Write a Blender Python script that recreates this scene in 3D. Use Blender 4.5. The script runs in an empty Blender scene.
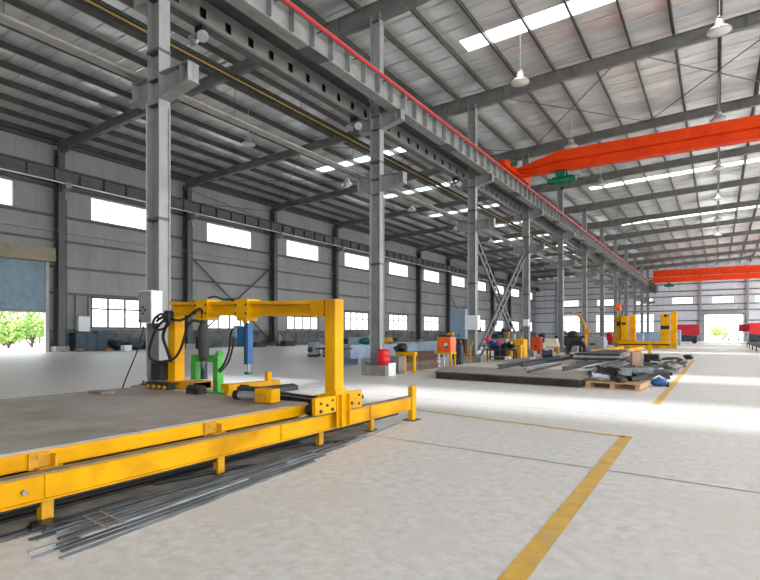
import bpy, math, random
from mathutils import Vector, Matrix
R = random.Random(7)
sc = bpy.context.scene
col = sc.collection
PI = math.pi

# ------------------------------------------------------------------ materials
def lin(c):
    c /= 255.0
    return c / 12.92 if c <= .04045 else ((c + .055) / 1.055) ** 2.4
def rgb(r, g, b): return (lin(r), lin(g), lin(b), 1)
MATS = {}
def mat(name, c, rough=.6, metal=0., c2=None, scale=3., detail=4., lo=.4, hi=.65, bump=0., bscale=20., spec=.5, stretch=(1, 1, 1), c3=None, s3=.6, trans=0.):
    m = bpy.data.materials.new(name); m.use_nodes = True
    nt = m.node_tree; N = nt.nodes; L = nt.links
    b = N['Principled BSDF']
    b.inputs['Base Color'].default_value = c
    b.inputs['Roughness'].default_value = rough
    b.inputs['Metallic'].default_value = metal
    b.inputs['Specular IOR Level'].default_value = spec
    tc = N.new('ShaderNodeTexCoord'); mp = N.new('ShaderNodeMapping')
    mp.inputs['Scale'].default_value = stretch
    L.new(tc.outputs['Object'], mp.inputs['Vector'])
    if c2:
        no = N.new('ShaderNodeTexNoise'); no.inputs['Scale'].default_value = scale; no.inputs['Detail'].default_value = detail
        no.inputs['Roughness'].default_value = .62
        L.new(mp.outputs['Vector'], no.inputs['Vector'])
        mr = N.new('ShaderNodeMapRange'); mr.inputs['From Min'].default_value = lo; mr.inputs['From Max'].default_value = hi
        L.new(no.outputs['Fac'], mr.inputs['Value'])
        mx = N.new('ShaderNodeMix'); mx.data_type = 'RGBA'
        mx.inputs['A'].default_value = c; mx.inputs['B'].default_value = c2
        L.new(mr.outputs['Result'], mx.inputs['Factor'])
        out = mx.outputs['Result']
        if c3:
            n3 = N.new('ShaderNodeTexNoise'); n3.inputs['Scale'].default_value = s3; n3.inputs['Detail'].default_value = 6
            L.new(mp.outputs['Vector'], n3.inputs['Vector'])
            r3 = N.new('ShaderNodeMapRange'); r3.inputs['From Min'].default_value = .5; r3.inputs['From Max'].default_value = .72
            L.new(n3.outputs['Fac'], r3.inputs['Value'])
            m3 = N.new('ShaderNodeMix'); m3.data_type = 'RGBA'; m3.inputs['B'].default_value = c3
            L.new(out, m3.inputs['A']); L.new(r3.outputs['Result'], m3.inputs['Factor'])
            out = m3.outputs['Result']
        L.new(out, b.inputs['Base Color'])
    if bump:
        nb = N.new('ShaderNodeTexNoise'); nb.inputs['Scale'].default_value = bscale; nb.inputs['Detail'].default_value = 5
        L.new(mp.outputs['Vector'], nb.inputs['Vector'])
        bp = N.new('ShaderNodeBump'); bp.inputs['Strength'].default_value = bump; bp.inputs['Distance'].default_value = .02
        L.new(nb.outputs['Fac'], bp.inputs['Height']); L.new(bp.outputs['Normal'], b.inputs['Normal'])
    MATS[name] = m
    return m
def panel_mat(name, c, c2, axis, period, rough, metal, strength, nstretch):
    """profiled metal sheet: ribs across one axis, as bump"""
    m = mat(name, c, rough, metal, c2, 1.2, 5., .38, .68, stretch=nstretch)
    nt = m.node_tree; N = nt.nodes; L = nt.links; b = N['Principled BSDF']
    tc = N.new('ShaderNodeTexCoord'); sx = N.new('ShaderNodeSeparateXYZ'); L.new(tc.outputs['Object'], sx.inputs[0])
    mu = N.new('ShaderNodeMath'); mu.operation = 'MULTIPLY'; mu.inputs[1].default_value = 1. / period
    L.new(sx.outputs[axis], mu.inputs[0])
    fr = N.new('ShaderNodeMath'); fr.operation = 'FRACT'; L.new(mu.outputs[0], fr.inputs[0])
    cr = N.new('ShaderNodeMapRange'); cr.interpolation_type = 'SMOOTHSTEP'
    pp = N.new('ShaderNodeMath'); pp.operation = 'PINGPONG'; pp.inputs[1].default_value = .5; L.new(fr.outputs[0], pp.inputs[0])
    cr.inputs['From Min'].default_value = .0; cr.inputs['From Max'].default_value = .09
    L.new(pp.outputs[0], cr.inputs['Value'])
    no = N.new('ShaderNodeTexNoise'); no.inputs['Scale'].default_value = .9; no.inputs['Detail'].default_value = 3
    L.new(tc.outputs['Object'], no.inputs['Vector'])
    ad = N.new('ShaderNodeMath'); ad.operation = 'ADD'; L.new(cr.outputs['Result'], ad.inputs[0]); L.new(no.outputs['Fac'], ad.inputs[1])
    bp = N.new('ShaderNodeBump'); bp.inputs['Strength'].default_value = strength; bp.inputs['Distance'].default_value = .05
    L.new(ad.outputs[0], bp.inputs['Height']); L.new(bp.outputs['Normal'], b.inputs['Normal'])
    return m
def pane_mat(name, tint, clear, kind='diff'):
    m = bpy.data.materials.new(name); m.use_nodes = True
    nt = m.node_tree; N = nt.nodes; L = nt.links
    N.remove(N['Principled BSDF'])
    o = N['Material Output']
    t = N.new('ShaderNodeBsdfTransparent'); t.inputs['Color'].default_value = (.96, .98, 1, 1)
    d = N.new('ShaderNodeBsdfTranslucent' if kind == 'tl' else 'ShaderNodeBsdfDiffuse'); d.inputs['Color'].default_value = tint
    mx = N.new('ShaderNodeMixShader'); mx.inputs[0].default_value = 1 - clear
    L.new(t.outputs[0], mx.inputs[1]); L.new(d.outputs[0], mx.inputs[2]); L.new(mx.outputs[0], o.inputs[0])
    MATS[name] = m
    return m

mat('concrete', rgb(216, 212, 207), .45, 0, rgb(194, 189, 183), 10, 15, .38, .66, .15, 40, c3=rgb(203, 198, 191), s3=1.4)
mat('ground', rgb(205, 203, 196), .9, 0, rgb(170, 168, 150), .3, 5)
mat('plinth', rgb(112, 113, 112), .85, 0, rgb(72, 74, 76), 1.3, 6, .4, .62, .2, 12)
panel_mat('wall_sheet', rgb(144, 143, 142), rgb(130, 129, 129), 1, .9, .55, .1, .35, (1, .5, .25))
panel_mat('end_sheet', rgb(206, 206, 214), rgb(194, 194, 203), 0, .9, .55, .1, .35, (1, .5, .25))
panel_mat('roof_sheet', rgb(238, 239, 240), rgb(206, 206, 207), 1, .82, .27, .45, .7, (.35, 1.2, 1))
mat('steel', rgb(146, 146, 145), .5, .15, rgb(128, 128, 128), 2., 5, .4, .65)
mat('steel_dark', rgb(88, 88, 88), .5, .2, rgb(74, 74, 75), 2., 5)
mat('purlin', rgb(84, 82, 79), .4, .5, rgb(70, 68, 66), 1.5, 3)
mat('steel_light', rgb(170, 170, 169), .5, .15, rgb(150, 150, 150), 2., 5)
mat('galv', rgb(172, 172, 172), .35, .6, rgb(140, 140, 142), 5, 4)
mat('yellow', rgb(222, 163, 0), .5, 0, rgb(206, 145, 0), 2.5, 7, .45, .75, .05, 30, c3=rgb(182, 122, 4), s3=1.6, spec=.15)
mat('yellow_dirty', rgb(206, 148, 4), .5, 0, rgb(150, 104, 20), 5, 7, .45, .75, .1, 30)
mat('yellow_worn_top', rgb(150, 122, 80), .6, .1, rgb(112, 96, 74), 6, 6)
mat('line_yellow', rgb(214, 168, 66), .6, 0, rgb(186, 148, 76), 5, 8, .42, .68, c3=rgb(172, 158, 126), s3=2.2)
mat('deck', rgb(172, 160, 149), .62, .1, rgb(124, 114, 106), 1.3, 8, .35, .68, .1, 25, c3=rgb(168, 160, 152), s3=.7)
mat('deck2', rgb(160, 152, 144), .6, .1, rgb(122, 113, 105), 1.2, 8, .35, .68, .1, 25)
mat('orange', rgb(214, 60, 0), .5, 0, rgb(198, 50, 0), 1.5, 5, spec=.2)
mat('orange_box', rgb(244, 104, 12), .4, 0, rgb(226, 90, 10), 3, 4)
mat('orange_red', rgb(206, 74, 24), .45, 0, rgb(180, 60, 22), 3, 4)
mat('red_rail', rgb(184, 10, 4), .5)
mat('frame_brown', rgb(84, 74, 68), .6, .2, rgb(62, 54, 50), 4, 5)
mat('rafter', rgb(112, 111, 109), .5, .15, rgb(96, 95, 94), 2, 5)
mat('bus_yellow', rgb(196, 160, 66), .5)
mat('red', rgb(222, 14, 22), .45, 0, rgb(196, 12, 20), 4, 4)
mat('red_deep', rgb(186, 12, 44), .45, 0, rgb(150, 10, 40), 2, 4)
mat('pink', rgb(226, 40, 96), .5)
mat('green', rgb(78, 178, 66), .4, 0, rgb(62, 150, 56), 4, 4)
mat('green_dark', rgb(6, 104, 76), .4, 0, rgb(6, 84, 62), 5, 4)
mat('blue', rgb(16, 88, 140), .45, 0, rgb(12, 72, 120), 4, 4)
mat('blue_dark', rgb(26, 54, 110), .5, 0, rgb(18, 40, 84), 5, 4)
mat('blue_bright', rgb(22, 120, 200), .45)
mat('navy', rgb(40, 50, 66), .55, 0, rgb(28, 36, 50), 2, 4)
mat('slate', rgb(62, 78, 90), .6, 0, rgb(46, 60, 72), 2, 4)
mat('blue_grey', rgb(146, 164, 182), .5, .1, rgb(128, 146, 166), 1.5, 4)
mat('shutter', rgb(148, 168, 180), .5, .1, rgb(134, 154, 167), 2, 4)
mat('header', rgb(146, 136, 116), .6, 0, rgb(128, 118, 100), 2, 4)
mat('black', rgb(26, 26, 27), .5, 0, rgb(16, 16, 17), 6, 3)
mat('charcoal', rgb(56, 55, 54), .55, .2, rgb(38, 38, 38), 4, 5)
mat('dark_steel', rgb(82, 82, 84), .42, .6, rgb(54, 54, 56), 5, 6, .4, .65)
mat('bar_steel', rgb(160, 166, 172), .5, .1, rgb(108, 113, 118), 4, 6, .4, .65, stretch=(4, .6, 4))
mat('bar_steel_dark', rgb(98, 103, 108), .5, .1, rgb(58, 61, 65), 4, 6, .4, .65, stretch=(4, .6, 4))
mat('rust', rgb(104, 70, 54), .75, .2, rgb(72, 50, 42), 5, 6)
mat('rust_light', rgb(138, 118, 102), .75, .2, rgb(104, 84, 72), 5, 6)
mat('white_paint', rgb(226, 228, 230), .45, 0, rgb(212, 214, 217), 3, 4)
mat('cream', rgb(232, 226, 208), .5, 0, rgb(216, 208, 188), 3, 4)
mat('grey_case', rgb(150, 150, 152), .55, 0, rgb(130, 130, 134), 3, 4)
mat('taupe', rgb(138, 128, 118), .6, 0, rgb(116, 106, 98), 4, 5)
mat('pedestal', rgb(150, 147, 142), .85, 0, rgb(122, 119, 115), 3, 6, .4, .65, .15, 20)
mat('wood', rgb(196, 160, 118), .7, 0, rgb(160, 122, 84), 4, 6, stretch=(1, 8, 8))
mat('board', rgb(150, 112, 82), .75, 0, rgb(124, 90, 66), 4, 5)
mat('rubber', rgb(34, 33, 34), .7, 0, rgb(24, 24, 25), 8, 3)
mat('lamp_metal', rgb(186, 185, 181), .3, .6, rgb(160, 158, 154), 6, 3)
mat('lamp_glass', rgb(196, 194, 186), .2, 0)
mat('leaf', rgb(96, 140, 60), .6, 0, rgb(150, 170, 90), 1.2, 3, .35, .6)
mat('leaf_autumn', rgb(176, 140, 86), .6, 0, rgb(140, 150, 76), 1.2, 3, .35, .6)
mat('bark', rgb(100, 84, 70), .8)
mat('tyre', rgb(30, 30, 32), .8)
mat('car_glass', rgb(40, 52, 62), .15)
pane_mat('pane', (.85, .88, .9, 1), .86)
pane_mat('skylight_pane', (.9, .93, .96, 1), .75, 'tl')

# ------------------------------------------------------------------ mesh builder
class MB:
    def __init__(s): s.v = []; s.f = []; s.sm = []
    def add(s, vs, fs, smooth=False):
        o = len(s.v); s.v += [tuple(p) for p in vs]
        for f in fs: s.f.append([i + o for i in f]); s.sm.append(smooth)
        return s
    def box(s, x0, x1, y0, y1, z0, z1):
        if x0 > x1: x0, x1 = x1, x0
        if y0 > y1: y0, y1 = y1, y0
        if z0 > z1: z0, z1 = z1, z0
        return s.add([(x0, y0, z0), (x1, y0, z0), (x1, y1, z0), (x0, y1, z0), (x0, y0, z1), (x1, y0, z1), (x1, y1, z1), (x0, y1, z1)],
              [(0, 3, 2, 1), (4, 5, 6, 7), (0, 1, 5, 4), (1, 2, 6, 5), (2, 3, 7, 6), (3, 0, 4, 7)])
    def cbox(s, x0, x1, y0, y1, z0, z1, c=.01):
        """box with chamfered vertical and top edges"""
        c = min(c, (x1 - x0) / 2.2, (y1 - y0) / 2.2, (z1 - z0) / 2.2)
        def ring(i, z): return [(x0 + i + c, y0 + i, z), (x1 - i - c, y0 + i, z), (x1 - i, y0 + i + c, z), (x1 - i, y1 - i - c, z),
                                (x1 - i - c, y1 - i, z), (x0 + i + c, y1 - i, z), (x0 + i, y1 - i - c, z), (x0 + i, y0 + i + c, z)]
        vs = ring(0, z0) + ring(0, z1 - c) + ring(c * .7, z1)
        fs = [tuple(range(7, -1, -1)), tuple(range(16, 24))]
        for k in (0, 8):
            for i in range(8):
                j = (i + 1) % 8; fs.append((k + i, k + j, k + 8 + j, k + 8 + i))
        return s.add(vs, fs)
    def prism(s, poly, axis, a, b):
        """poly (u,v) extruded along axis: 0 -> (y,z), 1 -> (x,z), 2 -> (x,y)"""
        def P(u, v, t): return (t, u, v) if axis == 0 else (u, t, v) if axis == 1 else (u, v, t)
        n = len(poly)
        vs = [P(u, v, a) for u, v in poly] + [P(u, v, b) for u, v in poly]
        fs = [tuple(range(n)), tuple(range(2 * n - 1, n - 1, -1))]
        for i in range(n): j = (i + 1) % n; fs.append((i, i + n, j + n, j))
        return s.add(vs, fs)
    def bar(s, p0, p1, w, h, up=(0, 0, 1), off=(0, 0)):
        p0 = Vector(p0); p1 = Vector(p1); d = (p1 - p0).normalized(); up = Vector(up)
        sd = d.cross(up)
        if sd.length < 1e-4: sd = d.cross(Vector((1, 0, 0)))
        sd.normalize(); u = sd.cross(d)
        vs = []
        for p in (p0, p1):
            for a, b in ((-1, -1), (1, -1), (1, 1), (-1, 1)):
                vs.append(p + sd * (off[0] + a * w / 2) + u * (off[1] + b * h / 2))
        return s.add(vs, [(0, 1, 2, 3), (7, 6, 5, 4), (0, 4, 5, 1), (1, 5, 6, 2), (2, 6, 7, 3), (3, 7, 4, 0)])
    def ibeam(s, p0, p1, h, w, tw=.015, tf=.02, up=(0, 0, 1)):
        s.bar(p0, p1, tw, h - 2 * tf, up)
        s.bar(p0, p1, w, tf, up, (0, h / 2 - tf / 2)); s.bar(p0, p1, w, tf, up, (0, -h / 2 + tf / 2))
        return s
    def tube(s, pts, r, n=8, caps=True):
        pts = [Vector(p) for p in pts]; vs = []; fs = []
        d0 = (pts[1] - pts[0]).normalized()
        a = d0.orthogonal().normalized()
        for i, p in enumerate(pts):
            d = (pts[min(i + 1, len(pts) - 1)] - pts[max(i - 1, 0)]).normalized()
            a = (a - d * a.dot(d)).normalized(); b = d.cross(a)
            rr = r[i] if isinstance(r, (list, tuple)) else r
            for k in range(n):
                t = 2 * PI * k / n; vs.append(p + (a * math.cos(t) + b * math.sin(t)) * rr)
        for i in range(len(pts) - 1):
            for k in range(n):
                j = (k + 1) % n; fs.append((i * n + k, i * n + j, (i + 1) * n + j, (i + 1) * n + k))
        s.add(vs, fs, True)
        if caps:
            m = len(pts) - 1
            s.add(vs[:n], [tuple(range(n - 1, -1, -1))]); s.add(vs[m * n:], [tuple(range(n))])
        return s
    def lathe(s, prof, c=(0, 0, 0), n=20, axis=2):
        vs = []; fs = []
        for r, z in prof:
            for k in range(n):
                t = 2 * PI * k / n; x, y = r * math.cos(t), r * math.sin(t)
                q = (x, y, z) if axis == 2 else (z, x, y) if axis == 0 else (y, z, x)
                vs.append((q[0] + c[0], q[1] + c[1], q[2] + c[2]))
        for i in range(len(prof) - 1):
            for k in range(n):
                j = (k + 1) % n; fs.append((i * n + k, i * n + j, (i + 1) * n + j, (i + 1) * n + k))
        return s.add(vs, fs, True)
    def cyl(s, c, r, h, axis=2, n=18):
        prof = [(r, 0), (r, h)]
        s.lathe(prof, c, n, axis)
        vs = s.v[-2 * n:]
        s.add(vs[:n], [tuple(range(n - 1, -1, -1))]); s.add(vs[n:], [tuple(range(n))])
        return s
    def blob(s, c, rx, ry, rz, seed=0, amp=.12, nu=14, nv=9):
        q = random.Random(seed); ph = [q.uniform(0, 6.3) for _ in range(6)]
        vs = []; fs = []
        for i in range(nv + 1):
            th = PI * i / nv
            for k in range(nu):
                f = 2 * PI * k / nu
                w = 1 + amp * (math.sin(3 * f + ph[0]) * math.sin(2 * th + ph[1]) + .6 * math.sin(5 * f + ph[2]) * math.sin(4 * th + ph[3]))
                vs.append((c[0] + rx * w * math.sin(th) * math.cos(f), c[1] + ry * w * math.sin(th) * math.sin(f), c[2] + rz * w * math.cos(th)))
        for i in range(nv):
            for k in range(nu):
                j = (k + 1) % nu; fs.append((i * nu + k, (i + 1) * nu + k, (i + 1) * nu + j, i * nu + j))
        return s.add(vs, fs, True)
    def build(s, name, m, parent=None):
        """parts keep their parent's local frame; a parentless mesh gets its origin at its base centre"""
        v = s.v; loc = (0, 0, 0)
        if parent is None:
            xs, ys, zs = zip(*v)
            loc = ((min(xs) + max(xs)) / 2, (min(ys) + max(ys)) / 2, min(zs))
            v = [(a - loc[0], b - loc[1], c - loc[2]) for a, b, c in v]
        me = bpy.data.meshes.new(name); me.from_pydata(v, [], s.f)
        me.polygons.foreach_set('use_smooth', s.sm); me.update()
        me.materials.append(MATS[m])
        o = bpy.data.objects.new(name, me); col.objects.link(o); o.location = loc
        if parent: o.parent = parent
        return o
def tag(o, label, cat, group=None, kind=None):
    o['label'] = label; o['category'] = cat
    if group: o['group'] = group
    if kind: o['kind'] = kind
    return o
def struct(o): o['kind'] = 'structure'; return o
def thing(name, label, cat, loc, rz=0., group=None):
    o = bpy.data.objects.new(name, None); col.objects.link(o); o.empty_display_size = .1
    o.location = loc; o.rotation_euler = (0, 0, rz)
    return tag(o, label, cat, group)
def copy_tree(o, parent=None):
    c = o.copy(); col.objects.link(c)
    if parent: c.parent = parent
    for ch in list(o.children): copy_tree(ch, c)
    return c
ORD = ['nearest', 'second', 'third', 'fourth', 'fifth', 'sixth', 'seventh', 'eighth', 'ninth', 'tenth', 'eleventh', 'twelfth', 'thirteenth', 'fourteenth']
def ordl(i): return ORD[i] if i == 0 else ORD[i] + ' nearest'

# ------------------------------------------------------------------ layout
Y0, BAY, NB = 6.52, 8.0, 12
YC = [Y0 + BAY * i for i in range(NB)]            # frames with a central column
YF = [Y0 - 2 * BAY, Y0 - BAY] + YC                # every frame
YE = Y0 + BAY * NB                                # end wall 102.52
YB = Y0 - 3 * BAY - 4                             # added, unseen end wall behind the camera
XL, XR, XC = -29.6, 15.0, -9.35
SL = .037
def zr(x): return 11.69 + SL * (x - XC)           # underside of rafters
def zroof(x): return zr(x) + .70
def fz(x): return 0. if x > -11 else min(.37, (-11 - x) * .37 / 17.5)   # floor falls gently from the left wall

# ------------------------------------------------------------------ floor and ground
m = MB(); xs = [XL - .3, -28.5, -24, -20, -16, -11, -6, 0, 6, XR + .3]
for a, b in zip(xs[:-1], xs[1:]):
    m.add([(a, YB, fz(a)), (b, YB, fz(b)), (b, YE + .3, fz(b)), (a, YE + .3, fz(a))], [(0, 1, 2, 3)])
m.add([(XL - .3, YB, -.3), (XR + .3, YB, -.3), (XR + .3, YE + .3, -.3), (XL - .3, YE + .3, -.3)], [(3, 2, 1, 0)])
struct(m.build('floor', 'concrete'))
m = MB()
m.add([(-120, -60, .3), (XL - .3, -60, .3), (XL - .3, YE + .3, .3), (-120, YE + .3, .3)], [(0, 1, 2, 3)])
m.add([(-120, YE + .3, -.01), (90, YE + .3, -.01), (90, 230, -.01), (-120, 230, -.01)], [(0, 1, 2, 3)])
m.add([(XR + .3, -60, -.01), (90, -60, -.01), (90, YE + .3, -.01), (XR + .3, YE + .3, -.01)], [(0, 1, 2, 3)])
m.add([(XL - .3, -60, -.01), (XR + .3, -60, -.01), (XR + .3, YB, -.01), (XL - .3, YB, -.01)], [(0, 1, 2, 3)])
struct(m.build('ground', 'ground'))
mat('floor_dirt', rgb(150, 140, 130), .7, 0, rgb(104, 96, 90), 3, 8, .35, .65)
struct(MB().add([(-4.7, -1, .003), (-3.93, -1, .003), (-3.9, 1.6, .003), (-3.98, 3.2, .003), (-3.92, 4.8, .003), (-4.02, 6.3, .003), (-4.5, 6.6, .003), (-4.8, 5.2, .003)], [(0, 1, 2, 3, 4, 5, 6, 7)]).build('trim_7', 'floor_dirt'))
# painted lines and saw joints
def strip(a, b, w, z=.004):
    a = Vector((a[0], a[1], 0)); b = Vector((b[0], b[1], 0)); d = (b - a).normalized(); n = Vector((-d.y, d.x, 0)) * w / 2
    return [(p.x, p.y, z) for p in (a - n, b - n, b + n, a + n)]
m = MB(); m.add(strip((-.90, -2.), (-1.0, 7.62), .14), [(0, 1, 2, 3)]); struct(m.build('trim_1', 'line_yellow'))
m = MB(); m.add(strip((-.98, 11.3), (-.99, 31.), .14), [(0, 1, 2, 3)]); struct(m.build('trim_2', 'line_yellow'))
m = MB(); m.add(strip((-4.9, 8.32), (-1.0, 7.56), .08), [(0, 1, 2, 3)]); struct(m.build('trim_3', 'line_yellow'))
m = MB(); m.add(strip((-9.2, 16.7), (-4.2, 15.0), .08), [(0, 1, 2, 3)]); struct(m.build('trim_4', 'line_yellow'))
m = MB()
for y, dx in ((5.2, .32), (9.4, .1), (17.4, .1), (25.4, .1), (33.4, 0)):
    m.add(strip((-5 if y < 6 else -9, y + dx * 1.6 + .25), (14.5, y - dx * 2.6), .014, .003), [(0, 1, 2, 3)])
m.add(strip((5.5, 0), (5.5, 100), .014, .003), [(0, 1, 2, 3)])
struct(m.build('trim_5', 'charcoal'))

# ------------------------------------------------------------------ walls (with real openings)
def cells(us, vs, holes):
    us = sorted(set(us)); vs = sorted(set(vs)); out = []
    for a, b in zip(us[:-1], us[1:]):
        for c, d in zip(vs[:-1], vs[1:]):
            cu, cv = (a + b) / 2, (c + d) / 2
            if not any(h[0] < cu < h[1] and h[2] < cv < h[3] for h in holes): out.append((a, b, c, d))
    return out
UPZ, LOZ = (7.66, 8.98), (1.60, 3.42)
up_win, lo_win = [], []
for i, y in enumerate([Y0 - BAY] + YC):
    up_win.append((y + 1.83, y + 5.98, *UPZ))
    if i > 1: lo_win.append((y + 1.83, y + 5.95, *LOZ))
roller = (8.5, 13.98, -.1, 5.05)
hl = up_win + lo_win + [roller]
ztop = zroof(XL) - .02
m = MB()
for a, b, c, d in cells([YB, YE] + [h[0] for h in hl] + [h[1] for h in hl], [.0, ztop] + [h[2] for h in hl if h[2] > 0] + [h[3] for h in hl], hl):
    m.box(XL - .12, XL, a, b, c, d)
wl = struct(m.build('wall_left', 'wall_sheet'))
def wpart(mb, name, mt, par):
    o = mb.build(name, mt); o.location = Vector(o.location) - Vector(par.location); o.parent = par; return o
for zg, hh in ((3.48, .12), (4.88, .12), (6.27, .10), (6.8, .16), (7.56, .12), (9.08, .12), (10.06, .14)):
    g = MB()
    if zg < 5: g.box(XL, XL + .16, 14.12, YE, zg - hh / 2, zg + hh / 2); g.box(XL, XL + .16, YB, 8.1, zg - hh / 2, zg + hh / 2)
    else: g.box(XL, XL + .16, YB, YE, zg - hh / 2, zg + hh / 2)
    wpart(g, 'girt', 'steel_dark' if zg != 6.8 else 'steel', wl)
struct(MB().box(XL - .02, XL + .05, 14.0, YE, .2, 1.56).build('baseboard_left', 'plinth'))
# end wall
ex_up = [(-6.4, -3.4, 6.28, 7.36), (-.7, 2.3, 6.22, 7.3), (5.05, 8.1, 6.2, 7.3), (-12.4, -9.4, 6.28, 7.36), (-18.4, -15.4, 6.3, 7.4), (-24.6, -21.6, 6.3, 7.4)]
ex_lo = [(-12.6, -9.2, 1.5, 4.6), (-18.6, -15.2, 1.5, 4.6), (-24.8, -21.4, 1.5, 4.6)]
edoor = (-1.74, 3.5, -.1, 4.33)
hl = ex_up + ex_lo + [edoor]
m = MB()
for a, b, c, d in cells([XL, XR] + [h[0] for h in hl] + [h[1] for h in hl], [0, 11.6] + [h[2] for h in hl if h[2] > 0] + [h[3] for h in hl], hl):
    m.box(a, b, YE, YE + .12, c, d)
m.prism([(XL, 11.6), (XR, 11.6), (XR, zroof(XR)), (XL, zroof(XL) - .02)], 1, YE, YE + .12)
we = struct(m.build('wall_back', 'end_sheet'))
for zg in (1.2, 3.4, 5.1, 6.1, 7.5, 8.4, 9.6, 10.8):
    if zg < 4.4:
        wpart(MB().box(XL, -2.0, YE - .16, YE, zg - .07, zg + .07), 'girt', 'steel_dark', we)
        wpart(MB().box(3.8, XR, YE - .16, YE, zg - .07, zg + .07), 'girt', 'steel_dark', we)
    else: wpart(MB().box(XL, XR, YE - .16, YE, zg - .07, zg + .07), 'girt', 'steel_dark', we)
for x in (-25.6, -20.2, -14.6, -2.35, 4.1, 9.6):
    wpart(MB().ibeam((x, YE - .35, 0), (x, YE - .35, zr(x)), .4, .3, up=(0, 1, 0)), 'wall_post', 'steel', we)
m = MB()
fw_ = [(-26 + 8 * i, -21 + 8 * i, 1.2, 4.2) for i in range(5)] + [(-26 + 8 * i, -21 + 8 * i, 6.2, 7.4) for i in range(5)]  # made-up windows that let daylight through the added wall
for a, b, c, d in cells([XL, XR] + [h[0] for h in fw_] + [h[1] for h in fw_], [0, 11.6] + [h[2] for h in fw_] + [h[3] for h in fw_], fw_):
    m.box(a, b, YB - .12, YB, c, d)
m.prism([(XL, 11.6), (XR, 11.6), (XR, zroof(XR)), (XL, zroof(XL) - .02)], 1, YB - .12, YB)
struct(m.build('wall_front_added', 'end_sheet'))  # unseen wall, added to keep light off faces turned to the camera
# end door frame
f = MB(); e = .14
f.box(edoor[0] - e, edoor[0], YE - .2, YE + .14, 0, 4.33 + e); f.box(edoor[1], edoor[1] + e, YE - .2, YE + .14, 0, 4.33 + e)
f.box(edoor[0] - e, edoor[1] + e, YE - .2, YE + .14, 4.33, 4.33 + .2)
struct(f.build('door_2', 'steel_light'))
f = MB(); f.box(-2.2, 4.0, YE - .8, YE - .2, 4.55, 5.0); struct(f.build('trim_6', 'steel'))

WN = [0]
def window(a, b, c, d, plane, at, cols, rows, fw=.06, fm='steel_light'):
    WN[0] += 1
    m = MB()
    def bx(u0, u1, v0, v1, t=.05):
        if plane == 'x': m.box(at - t, at + t, u0, u1, v0, v1)
        else: m.box(u0, u1, at - t, at + t, v0, v1)
    bx(a, a + fw, c, d); bx(b - fw, b, c, d); bx(a, b, c, c + fw); bx(a, b, d - fw, d)
    for i in range(1, cols):
        u = a + (b - a) * i / cols; bx(u - fw * .45, u + fw * .45, c, d, .035)
    for r_ in rows:
        v = c + (d - c) * r_; bx(a, b, v - fw * .4, v + fw * .4, .035)
    o = struct(m.build('window_%d' % WN[0], fm))
    g = MB()
    if plane == 'x': g.box(at - .006, at + .006, a, b, c, d)
    else: g.box(a, b, at - .006, at + .006, c, d)
    wpart(g, 'glass_pane', 'pane', o)
for w in up_win: window(*w, 'x', XL - .05, 4 if w[1] - w[0] > 4 else 3, (), .05)
for w in lo_win: window(*w, 'x', XL - .05, 4, (.62,), .11, 'steel_dark')
for w in ex_up: window(*w, 'y', YE + .05, 3, (), .05)
for w in fw_: window(*w, 'y', YB - .06, 4, (), .06)
for w in ex_lo: window(*w, 'y', YE + .05, 4, (.6,), .06)
# roller shutter door in the left wall
d = MB()
n = 30
for i in range(n):
    z0 = 2.5 + i * (5.05 - 2.5) / n; z1 = z0 + (5.05 - 2.5) / n
    d.prism([(XL + .05, z0), (XL + .02, z0), (XL + .02, z1), (XL + .05, z1), (XL + .085, (z0 + z1) / 2)], 1, 8.55, 13.94)
o = struct(d.build('door_1', 'shutter'))
wpart(MB().box(XL + .01, XL + .1, 8.55, 13.94, 2.42, 2.5), 'bottom_rail', 'steel', o)
for y in (8.5, 14.02): wpart(MB().box(XL, XL + .14, y - .09, y + .09, .1, 5.1), 'guide_rail', 'steel_light', o)
wpart(MB().box(XL + .005, XL + .6, 8.3, 14.2, 5.06, 5.75), 'shutter_box', 'header', o)

# ------------------------------------------------------------------ roof: sheet with real skylight openings, purlins, rafters
sky = []
for k, y in enumerate(range(-1, 12)):
    yc = Y0 + BAY * y + 4 + .5
    if y in (-1, 2, 3, 5, 7, 9): continue
    sky.append((-13.2 if y == 0 else -8.25, 10.6, yc - .45, yc + .45))
for y in (2, 3, 4, 5, 6, 7, 8, 9, 10):
    yc = Y0 + BAY * y + 4 + .5
    sky.append((-22.0, -13.0, yc - .4, yc + .4))
m = MB()
for a, b, c, dd in cells([XL - .5, XR + .6] + [h[0] for h in sky] + [h[1] for h in sky], [YB, YE + .4] + [h[2] for h in sky] + [h[3] for h in sky], sky):
    m.add([(a, c, zroof(a)), (b, c, zroof(b)), (b, dd, zroof(b)), (a, dd, zroof(a)), (a, c, zroof(a) + .08), (b, c, zroof(b) + .08), (b, dd, zroof(b) + .08), (a, dd, zroof(a) + .08)],
          [(0, 3, 2, 1), (4, 5, 6, 7), (0, 1, 5, 4), (1, 2, 6, 5), (2, 3, 7, 6), (3, 0, 4, 7)])
ceil = struct(m.build('ceiling', 'roof_sheet'))
for k in range(-10, 21):
    x = .09 - 1.46 * k
    if x > XR or x < XL: continue
    z = zroof(x); p = MB()
    p.box(x - .004, x + .004, YB, YE, z - .28, z - .005)
    p.box(x - .07, x + .004, YB, YE, z - .012, z - .005)
    p.box(x - .004, x + .07, YB, YE, z - .28, z - .272)
    p.box(x + .062, x + .07, YB, YE, z - .272, z - .25)
    wpart(p, 'purlin', 'purlin', ceil)
wpart(MB().box(XL, XL + .25, YB, YE, zroof(XL) - .36, zroof(XL) - .02), 'eave_strut', 'steel_dark', ceil)
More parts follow.
